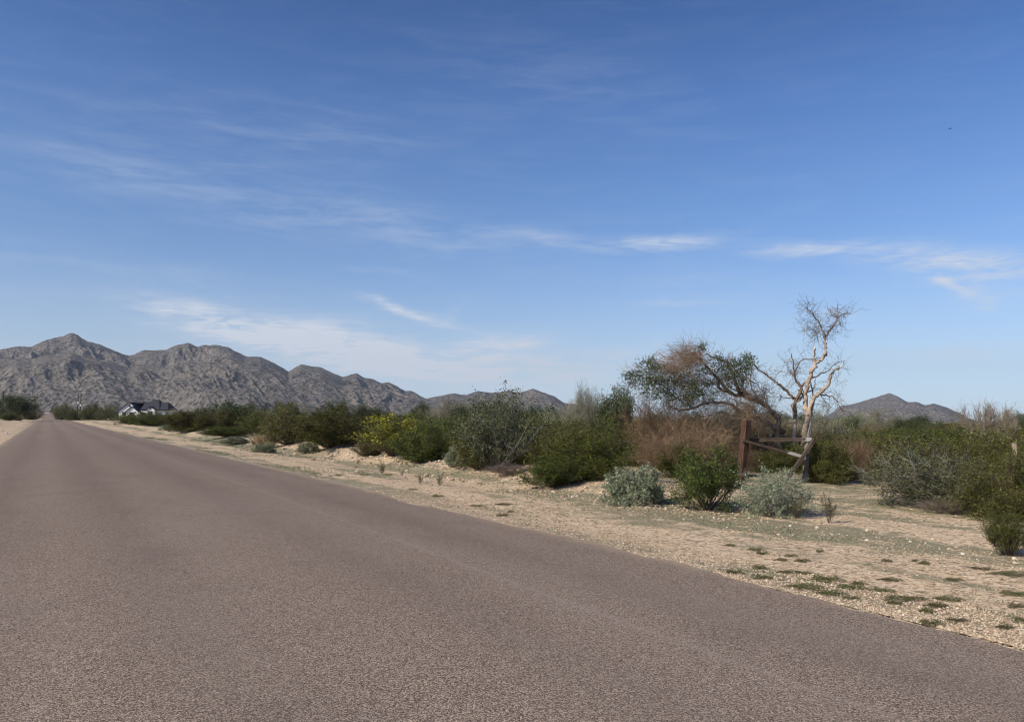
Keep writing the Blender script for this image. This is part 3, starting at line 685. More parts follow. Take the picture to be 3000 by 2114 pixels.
for i in range(110):
    left = i % 4 == 0; a = math.radians(rr.uniform(-33.5, -31.2) if left else rr.uniform(-29.6, -17)); d = rr.uniform(170, 420); x, y = d * math.sin(a), d * math.cos(a); u, v = uv(x, y)
    if -RW - 8 < u < 8 or (abs(x + 120) < 22 and 225 < y < 285): continue
    ks = ('creosote_bush', 'olive_bush', 'mesquite_tree', 'mesquite_tree')[rr.randint(4)]
    if y < 262 and a > -.46 and 'tree' in ks: continue
    h = rr.uniform(1.4, 2.2) if 'bush' in ks else rr.uniform(2.4, 4.6); lab, cat, grp = FL[ks]
    zn = 'left of the road end' if left else 'around the house and road end' 
    far(ks, x, y, h * rr.uniform(1.2, 2.2), h, lab + ' ' + zn + ', far down the road', cat, ks.replace('_', ' ') + ' ' + zn)
# --- far scrub that reads as one mass
rs = np.random.RandomState(9); mb = MB(); RNG = rs; Cc = []
for i in range(2600):
    d = 230 * (2300 / 230) ** rs.rand(); a = rs.uniform(-36, 36) * math.pi / 180; x, y = d * math.sin(a), d * math.cos(a); u, v = uv(x, y)
    if -RW - 9 < u < 9 + d * .004: continue
    if abs(x + 150) < 30 and abs(y - 260) < 60 and y < 300: continue
    h = rs.uniform(1.2, 2.6) * (1 + d / 3000); wv = h * rs.uniform(.7, 1.3)
    k = rs.normal(size=(34, 3)); k /= np.linalg.norm(k, axis=1)[:, None]; k *= rs.uniform(.4, 1, 34)[:, None]
    k[:, 2] = np.abs(k[:, 2]); Cc.append(k * (wv, wv, h) + (x, y, float(hgt(x, y))))
mb.leaves(np.concatenate(Cc), .34, .6)
tag(link('far_scrub', mb.build('far_scrub', M['greyg'])), 'hazy belt of far scrub reaching to the foot of the mountains', kind='stuff')

# ------------------------------------------------------------------ the broken tree (limbs traced, each with its own distance)
def C4(x, y): return 1800 + x / 3.021, 850 + y / 3.021
RNG = np.random.RandomState(77)
def limb(mb, pts, r0, r1, Y0, Y1=None, sides=7, mi=0, jit=.02):
    Y1 = Y0 if Y1 is None else Y1; n = len(pts)
    P = np.array([at(*C4(*p), Y0 + (Y1 - Y0) * i / (n - 1) + RNG.normal() * .06) for i, p in enumerate(pts)])
    P = spline(P, 5); P[1:-1] += RNG.normal(size=P[1:-1].shape) * jit
    s = Y0 / F / 3.021; R = np.linspace(r0 * s, r1 * s, len(P)) * (1 + .12 * RNG.normal(size=len(P)))
    mb.tube(P, np.maximum(R, .004), sides, mi); return P, R
def twiglets(mb, P, n, L=(.15, .5), r=.005, bias=(0, 0, 0), sub=2, t0=.2, tips=None):
    for i in range(n):
        j = int((t0 + (1 - t0) * RNG.rand()) * (len(P) - 1)); p = P[j]
        d = RNG.normal(size=3) + np.array(bias); d /= np.linalg.norm(d); Ln = RNG.uniform(*L)
        e = p + d * Ln; m = (p + e) / 2 + RNG.normal(size=3) * Ln * .12; mb.tube([p, m, e], [r, r * .8, r * .4], 3, cap=False)
        if tips is not None: tips.append(e); tips.append(m)
        for k in range(sub):
            b = m + (e - m) * RNG.rand(); d2 = d + RNG.normal(size=3) * .6 + np.array(bias) * .3; d2 /= np.linalg.norm(d2)
            e2 = b + d2 * Ln * .55; mb.tube([b, (b + e2) / 2 + RNG.normal(size=3) * .015, e2], [r * .6, r * .5, r * .3], 3, cap=False)
            if tips is not None: tips.append(e2)
D1 = 23.5
tr = MB(); tw = MB(); tr_d = MB()
limb(tr, [(1640, 1700), (1672, 1450), (1690, 1260), (1702, 1100), (1690, 950), (1702, 850), (1740, 740), (1782, 655), (1850, 590), (1872, 530), (1858, 440), (1890, 380)], 29, 8, D1, jit=.026)
T = []
def LB(mb, pts, r0, r1, Y0=D1, Y1=None, n=0, **k):
    P, R = limb(mb, pts, r0, r1, Y0, Y1, 6, jit=.012)
    if n: twiglets(tw, P, n, **k)
    return P
LB(tr, [(1600, 1700), (1590, 1400), (1598, 1130), (1585, 1000)], 22, 15)
LB(tr, [(1740, 1700), (1735, 1300), (1722, 1080), (1752, 980), (1805, 918), (1880, 850), (1920, 750), (1962, 700), (2012, 672)], 22, 9, n=22, t0=.5)
LB(tr_d, [(1600, 1140), (1604, 980), (1655, 880), (1602, 780), (1590, 700), (1566, 560)], 18, 3.5, n=34, L=(.15, .45), t0=.5)
LB(tr_d, [(1602, 780), (1560, 730), (1530, 695)], 6, 3, n=10)
LB(tr_d, [(1600, 720), (1625, 660), (1670, 615), (1740, 612), (1820, 598)], 6, 4, n=14)
LB(tr_d, [(1660, 850), (1720, 790), (1830, 742), (1900, 700), (1958, 650), (2045, 620)], 8, 2, n=18)
LB(tr_d, [(1602, 965), (1540, 910), (1450, 830), (1380, 770), (1300, 718), (1235, 655)], 14, 4.5, n=26, L=(.1, .4))
LB(tr_d, [(1600, 950), (1500, 950), (1460, 920)], 5, 2, n=12)
LB(tr_d, [(1820, 922), (1900, 932), (1970, 980), (2012, 1055), (2095, 1080)], 7, 2, n=30, bias=(.2, 0, -.4), L=(.15, .5))
LB(tr_d, [(1832, 930), (1870, 990), (1930, 1040)], 4, 2, n=16, bias=(0, 0, -.4))
LB(tr, [(1775, 640), (1772, 570), (1776, 510)], 8, 6)
LB(tr_d, [(1890, 380), (1935, 318), (1972, 250), (1975, 130)], 8, 2, n=34, L=(.1, .4), t0=.4)
LB(tr_d, [(1970, 245), (1925, 215), (1905, 165)], 4, 2, n=14)
LB(tr_d, [(1972, 245), (2040, 205), (2100, 212)], 4, 1.5, n=22)
LB(tr_d, [(1935, 320), (2000, 305), (1995, 280)], 4, 2, n=6)
LB(tr, [(1862, 430), (1838, 345), (1795, 262), (1740, 200), (1690, 150)], 8, 2, n=60, L=(.15, .5), bias=(-.3, 0, .1))
LB(tr_d, [(1800, 440), (1790, 380), (1740, 340), (1700, 330)], 4, 1.5, n=30, bias=(-.3, 0, -.2))
LB(tr_d, [(1700, 900), (1760, 870), (1780, 790)], 7, 3, n=8)
LB(tr_d, [(1690, 960), (1650, 900), (1625, 880)], 9, 5)
LB(tr, [(1605, 1000), (1660, 940), (1690, 880)], 12, 9)
LB(tr, [(1735, 1100), (1760, 1000), (1740, 800)], 12, 4, n=10)
for c_, n_, R_ in (((1870, 370), 60, .30), ((1540, 640), 40, .42), ((1450, 830), 46, .40), ((1960, 960), 36, .35), ((1650, 1120), 50, .5), ((1800, 1120), 60, .5), ((1720, 230), 36, .3), ((1750, 400), 46, .28)):
    b = at(*C4(*c_), D1); Pn = b + RNG.normal(size=(12, 3)) * R_ * .6; twiglets(tw, Pn, n_, L=(.12, .42), r=.0035, bias=(0, 0, -.1), t0=0)
e0 = at(*C4(1650, 1400), D1); base = np.array([e0[0], e0[1], float(hgt(e0[0], e0[1]))])
dead = tag(link('dead_tree', None, loc=base), 'tall standing dead tree with pale bare limbs, right of the fallen trunk', 'dead tree')
def put(parent, name, mb, mats, smooth=True):
    me = mb.build(name, mats, smooth); o = link(name, me, parent); o.location = -np.array(parent.location); return o
put(dead, 'trunk', tr, M['pale']); put(dead, 'limb', tr_d, M['darkbark']); put(dead, 'twigs', tw, M['stem'])
cut = MB()
for p_, q_, r_ in (((1775, 535), (1776, 500), 8), ((1995, 682), (2025, 664), 9)):
    a, b = at(*C4(*p_), D1 - .02), at(*C4(*q_), D1 - .02); cut.tube([a, (a + b) / 2, b], [r_ * D1 / F / 3.02, r_ * D1 / F / 3.1, r_ * D1 / F / 6], 6)
put(dead, 'broken_end', cut, M['cut'])
# the fallen, still partly leafy tree
tr = MB(); tr_d = MB(); tw = MB(); lv = MB(); D2 = 22.6; tw2 = MB()
LB(tr_d, [(1470, 1420), (1450, 1230), (1460, 1150), (1385, 1060), (1290, 990), (1180, 950), (1105, 900)], 27, 19, n=20)
LB(tr_d, [(1105, 900), (1070, 820), (1055, 735), (1012, 680), (1000, 635), (920, 612), (812, 560)], 17, 5, n=60, L=(.15, .5), t0=.3)
LB(tr_d, [(1450, 1240), (1300, 1150), (1200, 1110), (1100, 1065), (1040, 1010)], 22, 11, n=30)
LB(tr, [(1100, 1062), (1040, 1012), (920, 992), (800, 1000), (700, 1042), (600, 1062), (500, 1030), (450, 985)], 15, 7, n=70, L=(.15, .6), t0=.4)
LB(tr, [(500, 1035), (440, 1060), (380, 1108)], 5, 2, n=10)
LB(tr, [(600, 1062), (520, 1095), (450, 1120)], 4, 2, n=10)
LB(tr, [(1180, 1108), (1130, 1085), (1060, 1110), (980, 1080), (900, 1082), (830, 1118), (765, 1140)], 7, 4, Y1=D2 - .4, n=20)
LB(tr_d, [(1120, 940), (1000, 880), (930, 800), (870, 742), (800, 655), (740, 600), (670, 565)], 17, 4, n=80, L=(.2, .6), t0=.4)
LB(tr_d, [(870, 745), (760, 712), (650, 668)], 6, 2, n=40, L=(.2, .5))
LB(tr_d, [(930, 800), (920, 860), (1000, 900), (1090, 940)], 11, 14)
LB(tr, [(1290, 990), (1248, 940), (1172, 900), (1130, 810), (1165, 778), (1222, 805), (1282, 850), (1310, 905)], 7, 3, n=24, bias=(.1, 0, -.3))
LB(tr, [(1210, 955), (1160, 900), (1165, 850)], 5, 3, n=8)
LB(tr, [(1000, 735), (960, 780), (915, 805)], 5, 3, n=14)
LB(tr, [(985, 780), (960, 690), (930, 620)], 5, 2, n=20)
LB(tr, [(1000, 850), (985, 780), (1010, 735)], 6, 4, n=10)
LB(tr, [(1290, 985), (1330, 920), (1300, 830)], 4, 2, n=30, bias=(.1, 0, -.3))
LB(tr, [(1060, 1060), (1075, 1000), (1050, 940)], 4, 2, n=16)
LB(tr_d, [(1240, 655), (1190, 690), (1110, 740), (1060, 800)], 5, 4, n=24)
LB(tr, [(1440, 1290), (1455, 1170), (1500, 1130), (1560, 1130)], 5, 3, n=8)
LB(tr, [(1515, 1190), (1560, 1172), (1600, 1150)], 4, 3)
LB(tr_d, [(1500, 1260), (1400, 1200), (1330, 1170)], 24, 20)
for pts_ in ([(1180, 950), (1120, 860), (1150, 780), (1120, 700)], [(1290, 990), (1220, 860), (1200, 760), (1240, 690)], [(1385, 1060), (1330, 940), (1350, 860)], [(1100, 900), (980, 840), (860, 830), (760, 880)],
             [(1000, 880), (900, 900), (820, 960)], [(930, 800), (840, 820), (740, 800), (640, 830)], [(1300, 1150), (1250, 1060), (1180, 1010), (1080, 990)], [(1200, 1110), (1120, 1140), (1000, 1150), (900, 1190)], [(800, 655), (700, 640), (600, 650), (520, 700)], [(740, 600), (660, 540), (600, 550)]):
    LB(tr, pts_, 7, 2.2, n=30, L=(.12, .5), bias=(-.2, 0, -.15))
LB(tr_d, [(700, 1040), (560, 960), (450, 900), (350, 800), (250, 740)], 7, 2, n=40)
LB(tr_d, [(560, 960), (600, 850), (560, 740), (500, 640)], 6, 2, n=40)
LB(tr, [(800, 1000), (760, 900), (700, 830), (690, 760)], 5, 2, n=40)
LB(tr, [(450, 900), (320, 880), (180, 790), (120, 760)], 4, 2, n=24)
CL = []
for (cx, cy, rp, nL) in [(300, 690, 95, 900), (420, 780, 120, 1400), (360, 860, 110, 1100), (170, 775, 62, 620), (330, 640, 45, 300), (140, 740, 30, 200), (500, 880, 90, 700), (690, 920, 80, 1000), (690, 850, 50, 500), (650, 980, 60, 600),
        (1170, 640, 60, 900), (1100, 700, 80, 600), (1060, 640, 40, 300), (1120, 760, 80, 500), (780, 500, 26, 260), (930, 600, 24, 160), (960, 700, 90, 500), (1010, 800, 60, 260), (860, 850, 90, 300), (40, 900, 55, 400), (90, 960, 60, 360), (560, 760, 120, 600), (250, 800, 110, 500), (780, 780, 90, 350), (880, 680, 70, 260), (600, 860, 110, 500), (800, 940, 100, 260)]:
    nb = max(4, nL // 26)
    for q in range(nb):
        a = RNG.rand() * 6.28; r_ = rp * math.sqrt(RNG.rand()); b = at(*C4(cx + math.cos(a) * r_, cy + math.sin(a) * r_), D2 + RNG.normal() * .5)
        CL.append(b + RNG.normal(size=(int(nL * .75 / nb), 3)) * (.085, .10, .055))
        if q % 2 == 0: twiglets(tw, b[None] , 2, L=(.15, .35), t0=0, r=.005)
lv.leaves(np.concatenate(CL), .025, .55)
lb = MB(); CB = []
for (cx, cy, rp, nL) in [(680, 560, 85, 900), (600, 600, 80, 700), (520, 660, 70, 600), (760, 590, 60, 400), (560, 720, 60, 250), (640, 700, 80, 250), (1200, 1060, 60, 120), (1280, 930, 60, 100)]:
    for q in range(16):
        a = RNG.rand() * 6.28; r_ = rp * math.sqrt(RNG.rand()); b = at(*C4(cx + math.cos(a) * r_, cy + math.sin(a) * r_), D2 + RNG.normal() * .4)
        CB.append(b + RNG.normal(size=(nL // 24, 3)) * (.14, .14, .05)); twiglets(tw2, b[None], 6, L=(.2, .6), r=.004, bias=(-.9, 0, -.15), t0=0)
lb.leaves(np.concatenate(CB), .02, .3)
for c_, n_, R_ in (((880, 950), 60, .5), ((1100, 1000), 60, .5), ((700, 780), 50, .5), ((1300, 1060), 50, .35), ((950, 1100), 50, .4), ((1000, 830), 60, .4), ((560, 900), 50, .5), ((850, 1080), 60, .5), ((1180, 1050), 60, .5), ((1000, 1120), 60, .5), ((1250, 1120), 50, .5), ((700, 1000), 60, .5), ((1350, 1180), 50, .45), ((800, 650), 40, .35), ((1000, 720), 40, .35)):
    b = at(*C4(*c_), D2); Pn = b + RNG.normal(size=(14, 3)) * R_ * .6; twiglets(tw2 if R_ == .5 else tw, Pn, int(n_ * 1.6), L=(.15, .5), r=.004, bias=(-.2, 0, -.2), t0=0)
e0 = at(*C4(1450, 1400), D2); base = np.array([e0[0], e0[1], float(hgt(e0[0], e0[1]))])
fal = tag(link('fallen_tree', None, loc=base), 'broken mesquite fallen to the left, twisted limbs with green and rusty leaves', 'fallen tree')
put(fal, 'trunk', tr_d, M['darkbark']); put(fal, 'limb', tr, M['pale']); put(fal, 'twigs', tw, M['stem'])
o = put(fal, 'twigs', tw2, M['btwig']); o['label'] = 'brown dry twig tangle'; put(fal, 'foliage', lv, M['mesq'], False); o = put(fal, 'dry_leaves', lb, M['brown'], False); o['label'] = 'rusty brown dry leaves'

# ------------------------------------------------------------------ wooden corner brace
YB = 19.4
pb = at(2175, 1411, YB); gz = float(hgt(pb[0], pb[1]))
brace = tag(link('fence_brace', None, loc=(pb[0], pb[1], gz)), 'old wooden fence corner of a thick red brown post, thin grey post and crossed rails', 'fence brace')
def beam(name, p0, p1, wdt, thk, mat, Y0, Y1=None, roll=0., down=0., taper=1.0):
    Y1 = Y1 or Y0; a = Vector(at(*p0, Y0)); b = Vector(at(*p1, Y1)); d = (b - a); L = d.length + down; d.normalize(); a = a - d * down
    n = 9; bm = MB(); rs_ = np.random.RandomState(len(name) * 7 + int(p0[0])); V = []
    for i in range(n):
        k = 1 - (1 - taper) * i / (n - 1); ww, tt = wdt / 2 * k, thk / 2 * k; bv = .18
        ring = [(-ww + ww * bv, -tt), (ww - ww * bv, -tt), (ww, -tt + tt * bv), (ww, tt - tt * bv), (ww - ww * bv, tt), (-ww + ww * bv, tt), (-ww, tt - tt * bv), (-ww, -tt + tt * bv)]
        for (q, r_) in ring: V.append((q + rs_.normal() * .003, r_ + rs_.normal() * .003, L * i / (n - 1) + (rs_.normal() * .006 if i in (0, n - 1) else 0)))
    i = np.arange(n - 1)[:, None] * 8; j = np.arange(8)[None]; k = (j + 1) % 8
    bm.add(V, np.stack([i + j, i + k, i + 8 + k, i + 8 + j], -1).reshape(-1, 4))
    bm.fl.append(np.arange(8) + (n - 1) * 8); bm.fs.append(np.array([8])); bm.mi.append(np.array([0]))
    bm.fl.append(np.arange(8)[::-1]); bm.fs.append(np.array([8])); bm.mi.append(np.array([0]))
    o = link(name, bm.build(name, mat), brace)
    q = d.to_track_quat('Z', 'Y').to_matrix().to_4x4() @ Matrix.Rotation(roll, 4, 'Z')
    o.matrix_basis = Matrix.Translation(a - Vector(brace.location)) @ q; return o
o = beam('post', (2171, 1411), (2187, 1231), .185, .17, M['tie'], YB, roll=rad(24), down=.12); o['label'] = 'thick red brown post'
o = beam('post', (2357, 1412), (2367, 1285), .115, .10, M['greyp'], YB + .05, roll=rad(20), down=.2, taper=.9); o['label'] = 'thin grey post'
o = beam('stake', (2366, 1290), (2377, 1234), .05, .05, M['greyp'], YB + .06, roll=rad(10)); 
beam('rail', (2190, 1289), (2378, 1287), .075, .09, M['worn_top_rail'], YB + .19, YB + .0, roll=0)
beam('diagonal_brace', (2175, 1289), (2346, 1336), .10, .07, M['worn_brace_rail'], YB - .17, YB - .10)
beam('diagonal_brace', (2310, 1398), (2384, 1289), .10, .08, M['rail'], YB - .20, YB - .10, down=.3)
wm = MB(); wm.tube([at(2188, 1329, YB), at(2230, 1331, YB + .02), at(2290, 1326, YB + .1), at(2362, 1329, YB + .06)], .005, 4)
o = link('wire', wm.build('wire', M['wire']), brace); o.location = -np.array(brace.location)

# ------------------------------------------------------------------ the house
YH = 262.0; pc = at(381, 1205, YH); S1 = YH / F / ray(381, 1205)[1] * 1.0
def HX(px): return at(px, 1205, YH)[0]
def HZ(py): return at(420, py, YH)[2]
hz0 = float(hgt(pc[0], YH)); hb = np.array([HX(420), YH, hz0])
house = tag(link('house', None, loc=hb), 'white house with dark grey hipped roof and gables behind the scrub', 'house')
house.rotation_euler.z = rad(7)
def hp(name, mb, mat, parent=None, lab=None):
    o = link(name, mb.build(name, mat), parent or house)
    if parent is None: o.location = -hb
    if lab: o['label'] = lab
    return o
DEP = 14.0
def prism(mb, x0, x1, xa, ze, za, y0, y1):   # gabled wall block
    zb = hz0 - .3
    v = [(x0, y0, zb), (x1, y0, zb), (x1, y0, ze), (xa, y0, za), (x0, y0, ze), (x0, y1, zb), (x1, y1, zb), (x1, y1, ze), (xa, y1, za), (x0, y1, ze)]
    mb.add(v[:5], [(0, 1, 2, 3, 4)]); mb.add(v[5:], [(4, 3, 2, 1, 0)])
    mb.add(v, [(0, 5, 6, 1), (1, 6, 7, 2), (5, 0, 4, 9)])
def slab(mb, q, th=.22):
    q = np.array(q, float); n_ = np.cross(q[1] - q[0], q[2] - q[0]); n_ /= np.linalg.norm(n_); n_ *= np.sign(n_[2]) or 1
    k = len(q); v = np.vstack([q, q + n_ * th]); mb.add(v[k:], [tuple(range(k))]); mb.add(v[:k], [tuple(range(k))[::-1]])
    for i in range(k): mb.add([v[i], v[(i + 1) % k], v[k + (i + 1) % k], v[k + i]], [(0, 1, 2, 3)])
y0 = YH
gA = (HX(351.5), HX(410.5), HX(381), HZ(1206), HZ(1179)); gB = (HX(379), HX(411), HX(395), HZ(1205.5), HZ(1191.5)); gC = (HX(433), HX(456), HX(443), HZ(1200), HZ(1191))
wl = MB(); prism(wl, *gA, y0, y0 + 9); prism(wl, *gB, y0 - 2.2, y0 + .5); prism(wl, *gC, y0 - 1.4, y0 + 2)
wl.box((HX(425) + HX(480)) / 2, y0 + 4.5, (HZ(1201) + hz0) / 2, HX(480) - HX(425), 8, HZ(1201) - hz0)
wl.box((HX(405) + HX(434)) / 2, y0 + 2.1, (HZ(1202) + hz0) / 2, HX(434) - HX(405), 4, HZ(1202) - hz0)
hp('wall', wl, M['white'])
ov = .35
def gable_roof(g_, ya, yb, name='roof'):
    x0, x1, xa, ze, za = g_; mb = MB(); sl = (za - ze) / (xa - x0); sr = (za - ze) / (x1 - xa)
    slab(mb, [(x0 - ov, ya - ov, ze - ov * sl), (xa, ya - ov, za), (xa, yb, za), (x0 - ov, yb, ze - ov * sl)])
    slab(mb, [(xa, ya - ov, za), (x1 + ov, ya - ov, ze - ov * sr), (x1 + ov, yb, ze - ov * sr), (xa, yb, za)])
    return hp(name, mb, M['roof'])
gable_roof(gA, y0, y0 + 9.2); gable_roof(gB, y0 - 2.2, y0 + 3); gable_roof(gC, y0 - 1.4, y0 + 3)
mb = MB(); ze, zr = HZ(1200.5), HZ(1178); xl, xr = HX(385), HX(490); r0_, r1_ = HX(383), HX(476); yf, yb_, ym = y0 + .1, y0 + 10, y0 + 5
slab(mb, [(HX(412), yf - .3, ze), (xr, yf - .3, ze), (r1_, ym, zr), (HX(412), ym, zr)]); slab(mb, [(r0_, ym - .6, zr - .3), (HX(412), ym - .6, zr - .3), (HX(412), ym + .6, zr - .3), (r0_, ym + .6, zr - .3)]); slab(mb, [(xl, yb_, ze), (r0_, ym, zr), (r1_, ym, zr), (xr, yb_, ze)]); slab(mb, [(xr, yf - .3, ze), (xr, yb_, ze), (r1_, ym, zr)])
ha, hb_, zt = HX(432), HX(449), HZ(1170.5); cx0, cx1 = HX(416), HX(466)
slab(mb, [(cx0, yf - .25, ze + .1), (cx1, yf - .25, ze + .1), (hb_, ym + .3, zt), (ha, ym + .3, zt)]); slab(mb, [(cx0, yf - .25, ze + .1), (ha, ym + .3, zt), (cx0, yb_, ze)]); slab(mb, [(cx1, yf - .25, ze + .1), (cx1, yb_, ze), (hb_, ym + .3, zt)]); slab(mb, [(cx0, yb_, ze), (ha, ym + .3, zt), (hb_, ym + .3, zt), (cx1, yb_, ze)])
hp('roof', mb, M['roof'])
for (px, py, wpx_, hpx_, yy) in [(367, 1212, 11, 7, y0), (394, 1212, 11, 7, y0 - 2.2), (419, 1212, 12, 7, y0 + .1), (443, 1208, 10, 6, y0 - 1.4)]:
    fr = MB(); ww, hh_ = wpx_ * YH / F * .92, hpx_ * YH / F * 1.1; fr.box(0, 0, 0, ww + .24, .12, hh_ + .24)
    fo = link('window', fr.build('window', M['black']), house); fo.location = np.array([HX(px), yy - .05, HZ(py)]) - hb
    pn = MB(); pn.box(0, -.05, 0, ww, .06, hh_); link('pane', pn.build('pane', M['glass']), fo)
    mu = MB(); mu.box(0, -.09, 0, .07, .05, hh_); link('mullion', mu.build('mullion', M['black']), fo)
for (px, py, yy) in [(380.5, 1188.5, y0), (443, 1195, y0 - 1.4)]:
    fr = MB(); fr.box(0, 0, 0, .42, .1, .65); fo = link('gable_vent', fr.build('gable_vent', M['black']), house); fo.location = np.array([HX(px), yy - .05, HZ(py)]) - hb

# ------------------------------------------------------------------ utility poles
def pole(px, top, dep, label, group=None, can=None, meter=None, arm=True):
    p = at(px, 1200, dep); z0 = float(hgt(p[0], p[1])); zt_ = at(px, top, dep)[2]
    e = tag(link('utility_pole', None, loc=(p[0], p[1], z0)), label, 'utility pole', group); h = zt_ - z0
    mb = MB(); mb.tube([(0, 0, -.3), (0, 0, h / 2), (.0, 0, h)], [.3, .26, .2], 8); link('pole', mb.build('pole', M['pole'], True), e)
    if arm:
        mb = MB(); mb.box(0, -.16, h - .5, .12, 1.8, .12); link('crossarm', mb.build('crossarm', M['pole']), e)
        for s_ in (-.8, 0, .8):
            mb = MB(); mb.tube([(0, s_ - .16, h - .44), (0, s_ - .16, h - .32), (0, s_ - .16, h - .22)], [.04, .06, .03], 6); link('insulator', mb.build('insulator', M['metal'], True), e)
    if can:
        mb = MB(); zc = at(px, can, dep)[2] - z0; mb.tube([(.32, -.2, zc - .5), (.32, -.2, zc - .45), (.32, -.2, zc + .45), (.32, -.2, zc + .5)], [.2, .3, .3, .2], 10); link('transformer', mb.build('transformer', M['metal'], True), e)
    if meter:
        mb = MB(); zc = at(px, meter, dep)[2] - z0; mb.box(-.2, -.35, zc, .75, .35, .95); link('meter_box', mb.build('meter_box', M['white']), e)
    return e
pole(7, 1143, 300, 'utility pole at the left edge behind the largest tree')
pole(101, 1170, 500, 'darker utility pole of the pair left of the road end'); pole(95, 1172, 540, 'utility pole with pale transformer left of the road end', can=1175)
pole(227, 1152, 350, 'left one of the twin utility poles right of the road', can=1180); pole(235, 1150, 345, 'right one of the twin utility poles, white box near its foot', can=1187, meter=1209)
pole(732, 1163, 430, 'lone utility pole in front of the mountain right of the house', can=1194)
pole(2754, 1222, 520, 'utility pole with crossarm below the lone hill')
for px, tp, dp in ((108, 1182, 700), (114, 1186, 800), (119, 1190, 900), (131, 1192, 1000)): pole(px, tp, dp, 'tiny far utility pole of the line left of the road end', 'far line of utility poles')
# far end of the road, its sunlit brightness put into a pale colour
mb = MB(); vv_ = np.linspace(690, 765, 12); L_ = []
for v_ in vv_:
    for u_ in (-RW, 0): L_.append((*xy(u_, v_), .03 + float(rise(v_)) + .06))
mb.add(L_, [(2 * i, 2 * i + 1, 2 * i + 3, 2 * i + 2) for i in range(11)])
tag(link('far_road', mb.build('far_road', plain('painted_sunlit_road', (.62, .59, .54)))), 'short stretch at the far end of the road with sunlight painted in as pale colour', kind='structure')
# the air: pale even haze over the whole plain
mb = MB(); mb.box(0, 0, (-8 + 520) / 2, 14600, 14600, 528); hm = bpy.data.materials.new('haze'); hm.use_nodes = True; g = G(hm.node_tree)
pv_ = g.n('ShaderNodeVolumePrincipled'); pv_.inputs['Color'].default_value = (.80, .88, 1, 1); pv_.inputs['Density'].default_value = HAZE; pv_.inputs['Anisotropy'].default_value = 0.2
ho = g.n('ShaderNodeOutputMaterial'); g.l(pv_.outputs[0], ho.inputs['Volume'])
tag(link('haze', mb.build('haze', hm)), 'thin pale haze in the air over the plain', kind='stuff')
# stump on the right, tyre piece, birds
p = at(2973, 1330, 17.0); z0 = float(hgt(p[0], p[1])); zt_ = at(2973, 1298, 17)[2]
mb = MB(); mb.tube(np.array([(0, 0, 0), (.01, 0, (zt_ - z0) * .5), (.0, .01, zt_ - z0)]), [.06, .05, .045], 8)
tag(link('wooden_stake', mb.build('wooden_stake', M['pale'], True), loc=(p[0], p[1], z0)), 'short pale brown stake standing in the bushes at the right edge', 'stake')
p = pick(335, 1243); mb = MB(); th = np.linspace(0, math.pi * .8, 9); mb.tube(np.stack([np.cos(th) * .28, np.sin(th) * .2, np.full(9, .08)], 1), [.04, .08, .09, .1, .1, .1, .09, .08, .03], 6)
tag(link('tyre_scrap', mb.build('tyre_scrap', M['black'], True), loc=p), 'small black scrap lying on the sandy verge below the house', 'scrap')
def bird(px, py, dep, label, tilt):
    p = at(px, py, dep); mb = MB()
    x_ = np.linspace(-.11, .11, 7); mb.tube(np.stack([x_, x_ * 0, x_ * 0], 1), [.004, .018, .028, .03, .026, .018, .006], 8)
    e = tag(link('bird', None, loc=p), label, 'bird'); link('body', mb.build('body', M['bird'], True), e)
    for s_ in (-1, 1):
        w_ = MB(); top_ = [(.05, 0, .01), (-.05, 0, .01), (-.06, s_ * .14, .06), (.02, s_ * .14, .065), (-.05, s_ * .30, .03), (-.015, s_ * .31, .03)]
        v = np.array(top_); v2 = v - (0, 0, .006); w_.add(np.vstack([v, v2]), [(0, 1, 2, 3), (3, 2, 4, 5), (9, 8, 7, 6), (11, 10, 8, 9), (1, 0, 6, 7), (0, 3, 9, 6), (3, 5, 11, 9), (2, 1, 7, 8), (4, 2, 8, 10), (5, 4, 10, 11)])
        link('wing', w_.build('wing', M['bird']), e)
    t_ = MB(); t_.add([(-.09, -.01, 0), (-.09, .01, 0), (-.18, .03, 0), (-.18, -.03, 0), (-.09, -.01, -.005), (-.09, .01, -.005), (-.18, .03, -.005), (-.18, -.03, -.005)], [(0, 1, 2, 3), (7, 6, 5, 4), (0, 3, 7, 4), (1, 0, 4, 5), (2, 1, 5, 6), (3, 2, 6, 7)])
    link('tail', t_.build('tail', M['bird']), e); e.rotation_euler = (tilt, 0, .3)
bird(2784, 378, 75, 'tiny dark bird flying high in the blue sky at the right', .1); bird(1482, 1116, 70, 'tiny dark bird flying low above the middle of the mountain range', .35)

# small far buildings at the foot of the mountains
def small_house(px, py, dep, wd, ht, mat, label, group=None):
    p = at(px, py, dep); z0 = max(float(hgt(p[0], p[1])), p[2] - ht); e = tag(link('small_house', None, loc=(p[0], p[1], z0)), label, 'house', group)
    mb = MB(); mb.box(0, 0, ht * .3, wd, wd * .7, ht * .6 + .0); link('wall', mb.build('wall', mat), e)
    mb = MB(); a = wd / 2 + .4; b = wd * .35 + .4; z1 = ht * .6; mb.add([(-a, -b, z1), (a, -b, z1), (a, b, z1), (-a, b, z1), (-a * .9, 0, ht), (a * .9, 0, ht)], [(0, 1, 5, 4), (2, 3, 4, 5), (3, 0, 4), (1, 2, 5), (3, 2, 1, 0)])
    link('roof', mb.build('roof', M['metal']), e); return e
small_house(2610, 1272, 62, .6, 1.0, M['white'], 'tiny white shed roof half hidden under the broad palo verde')

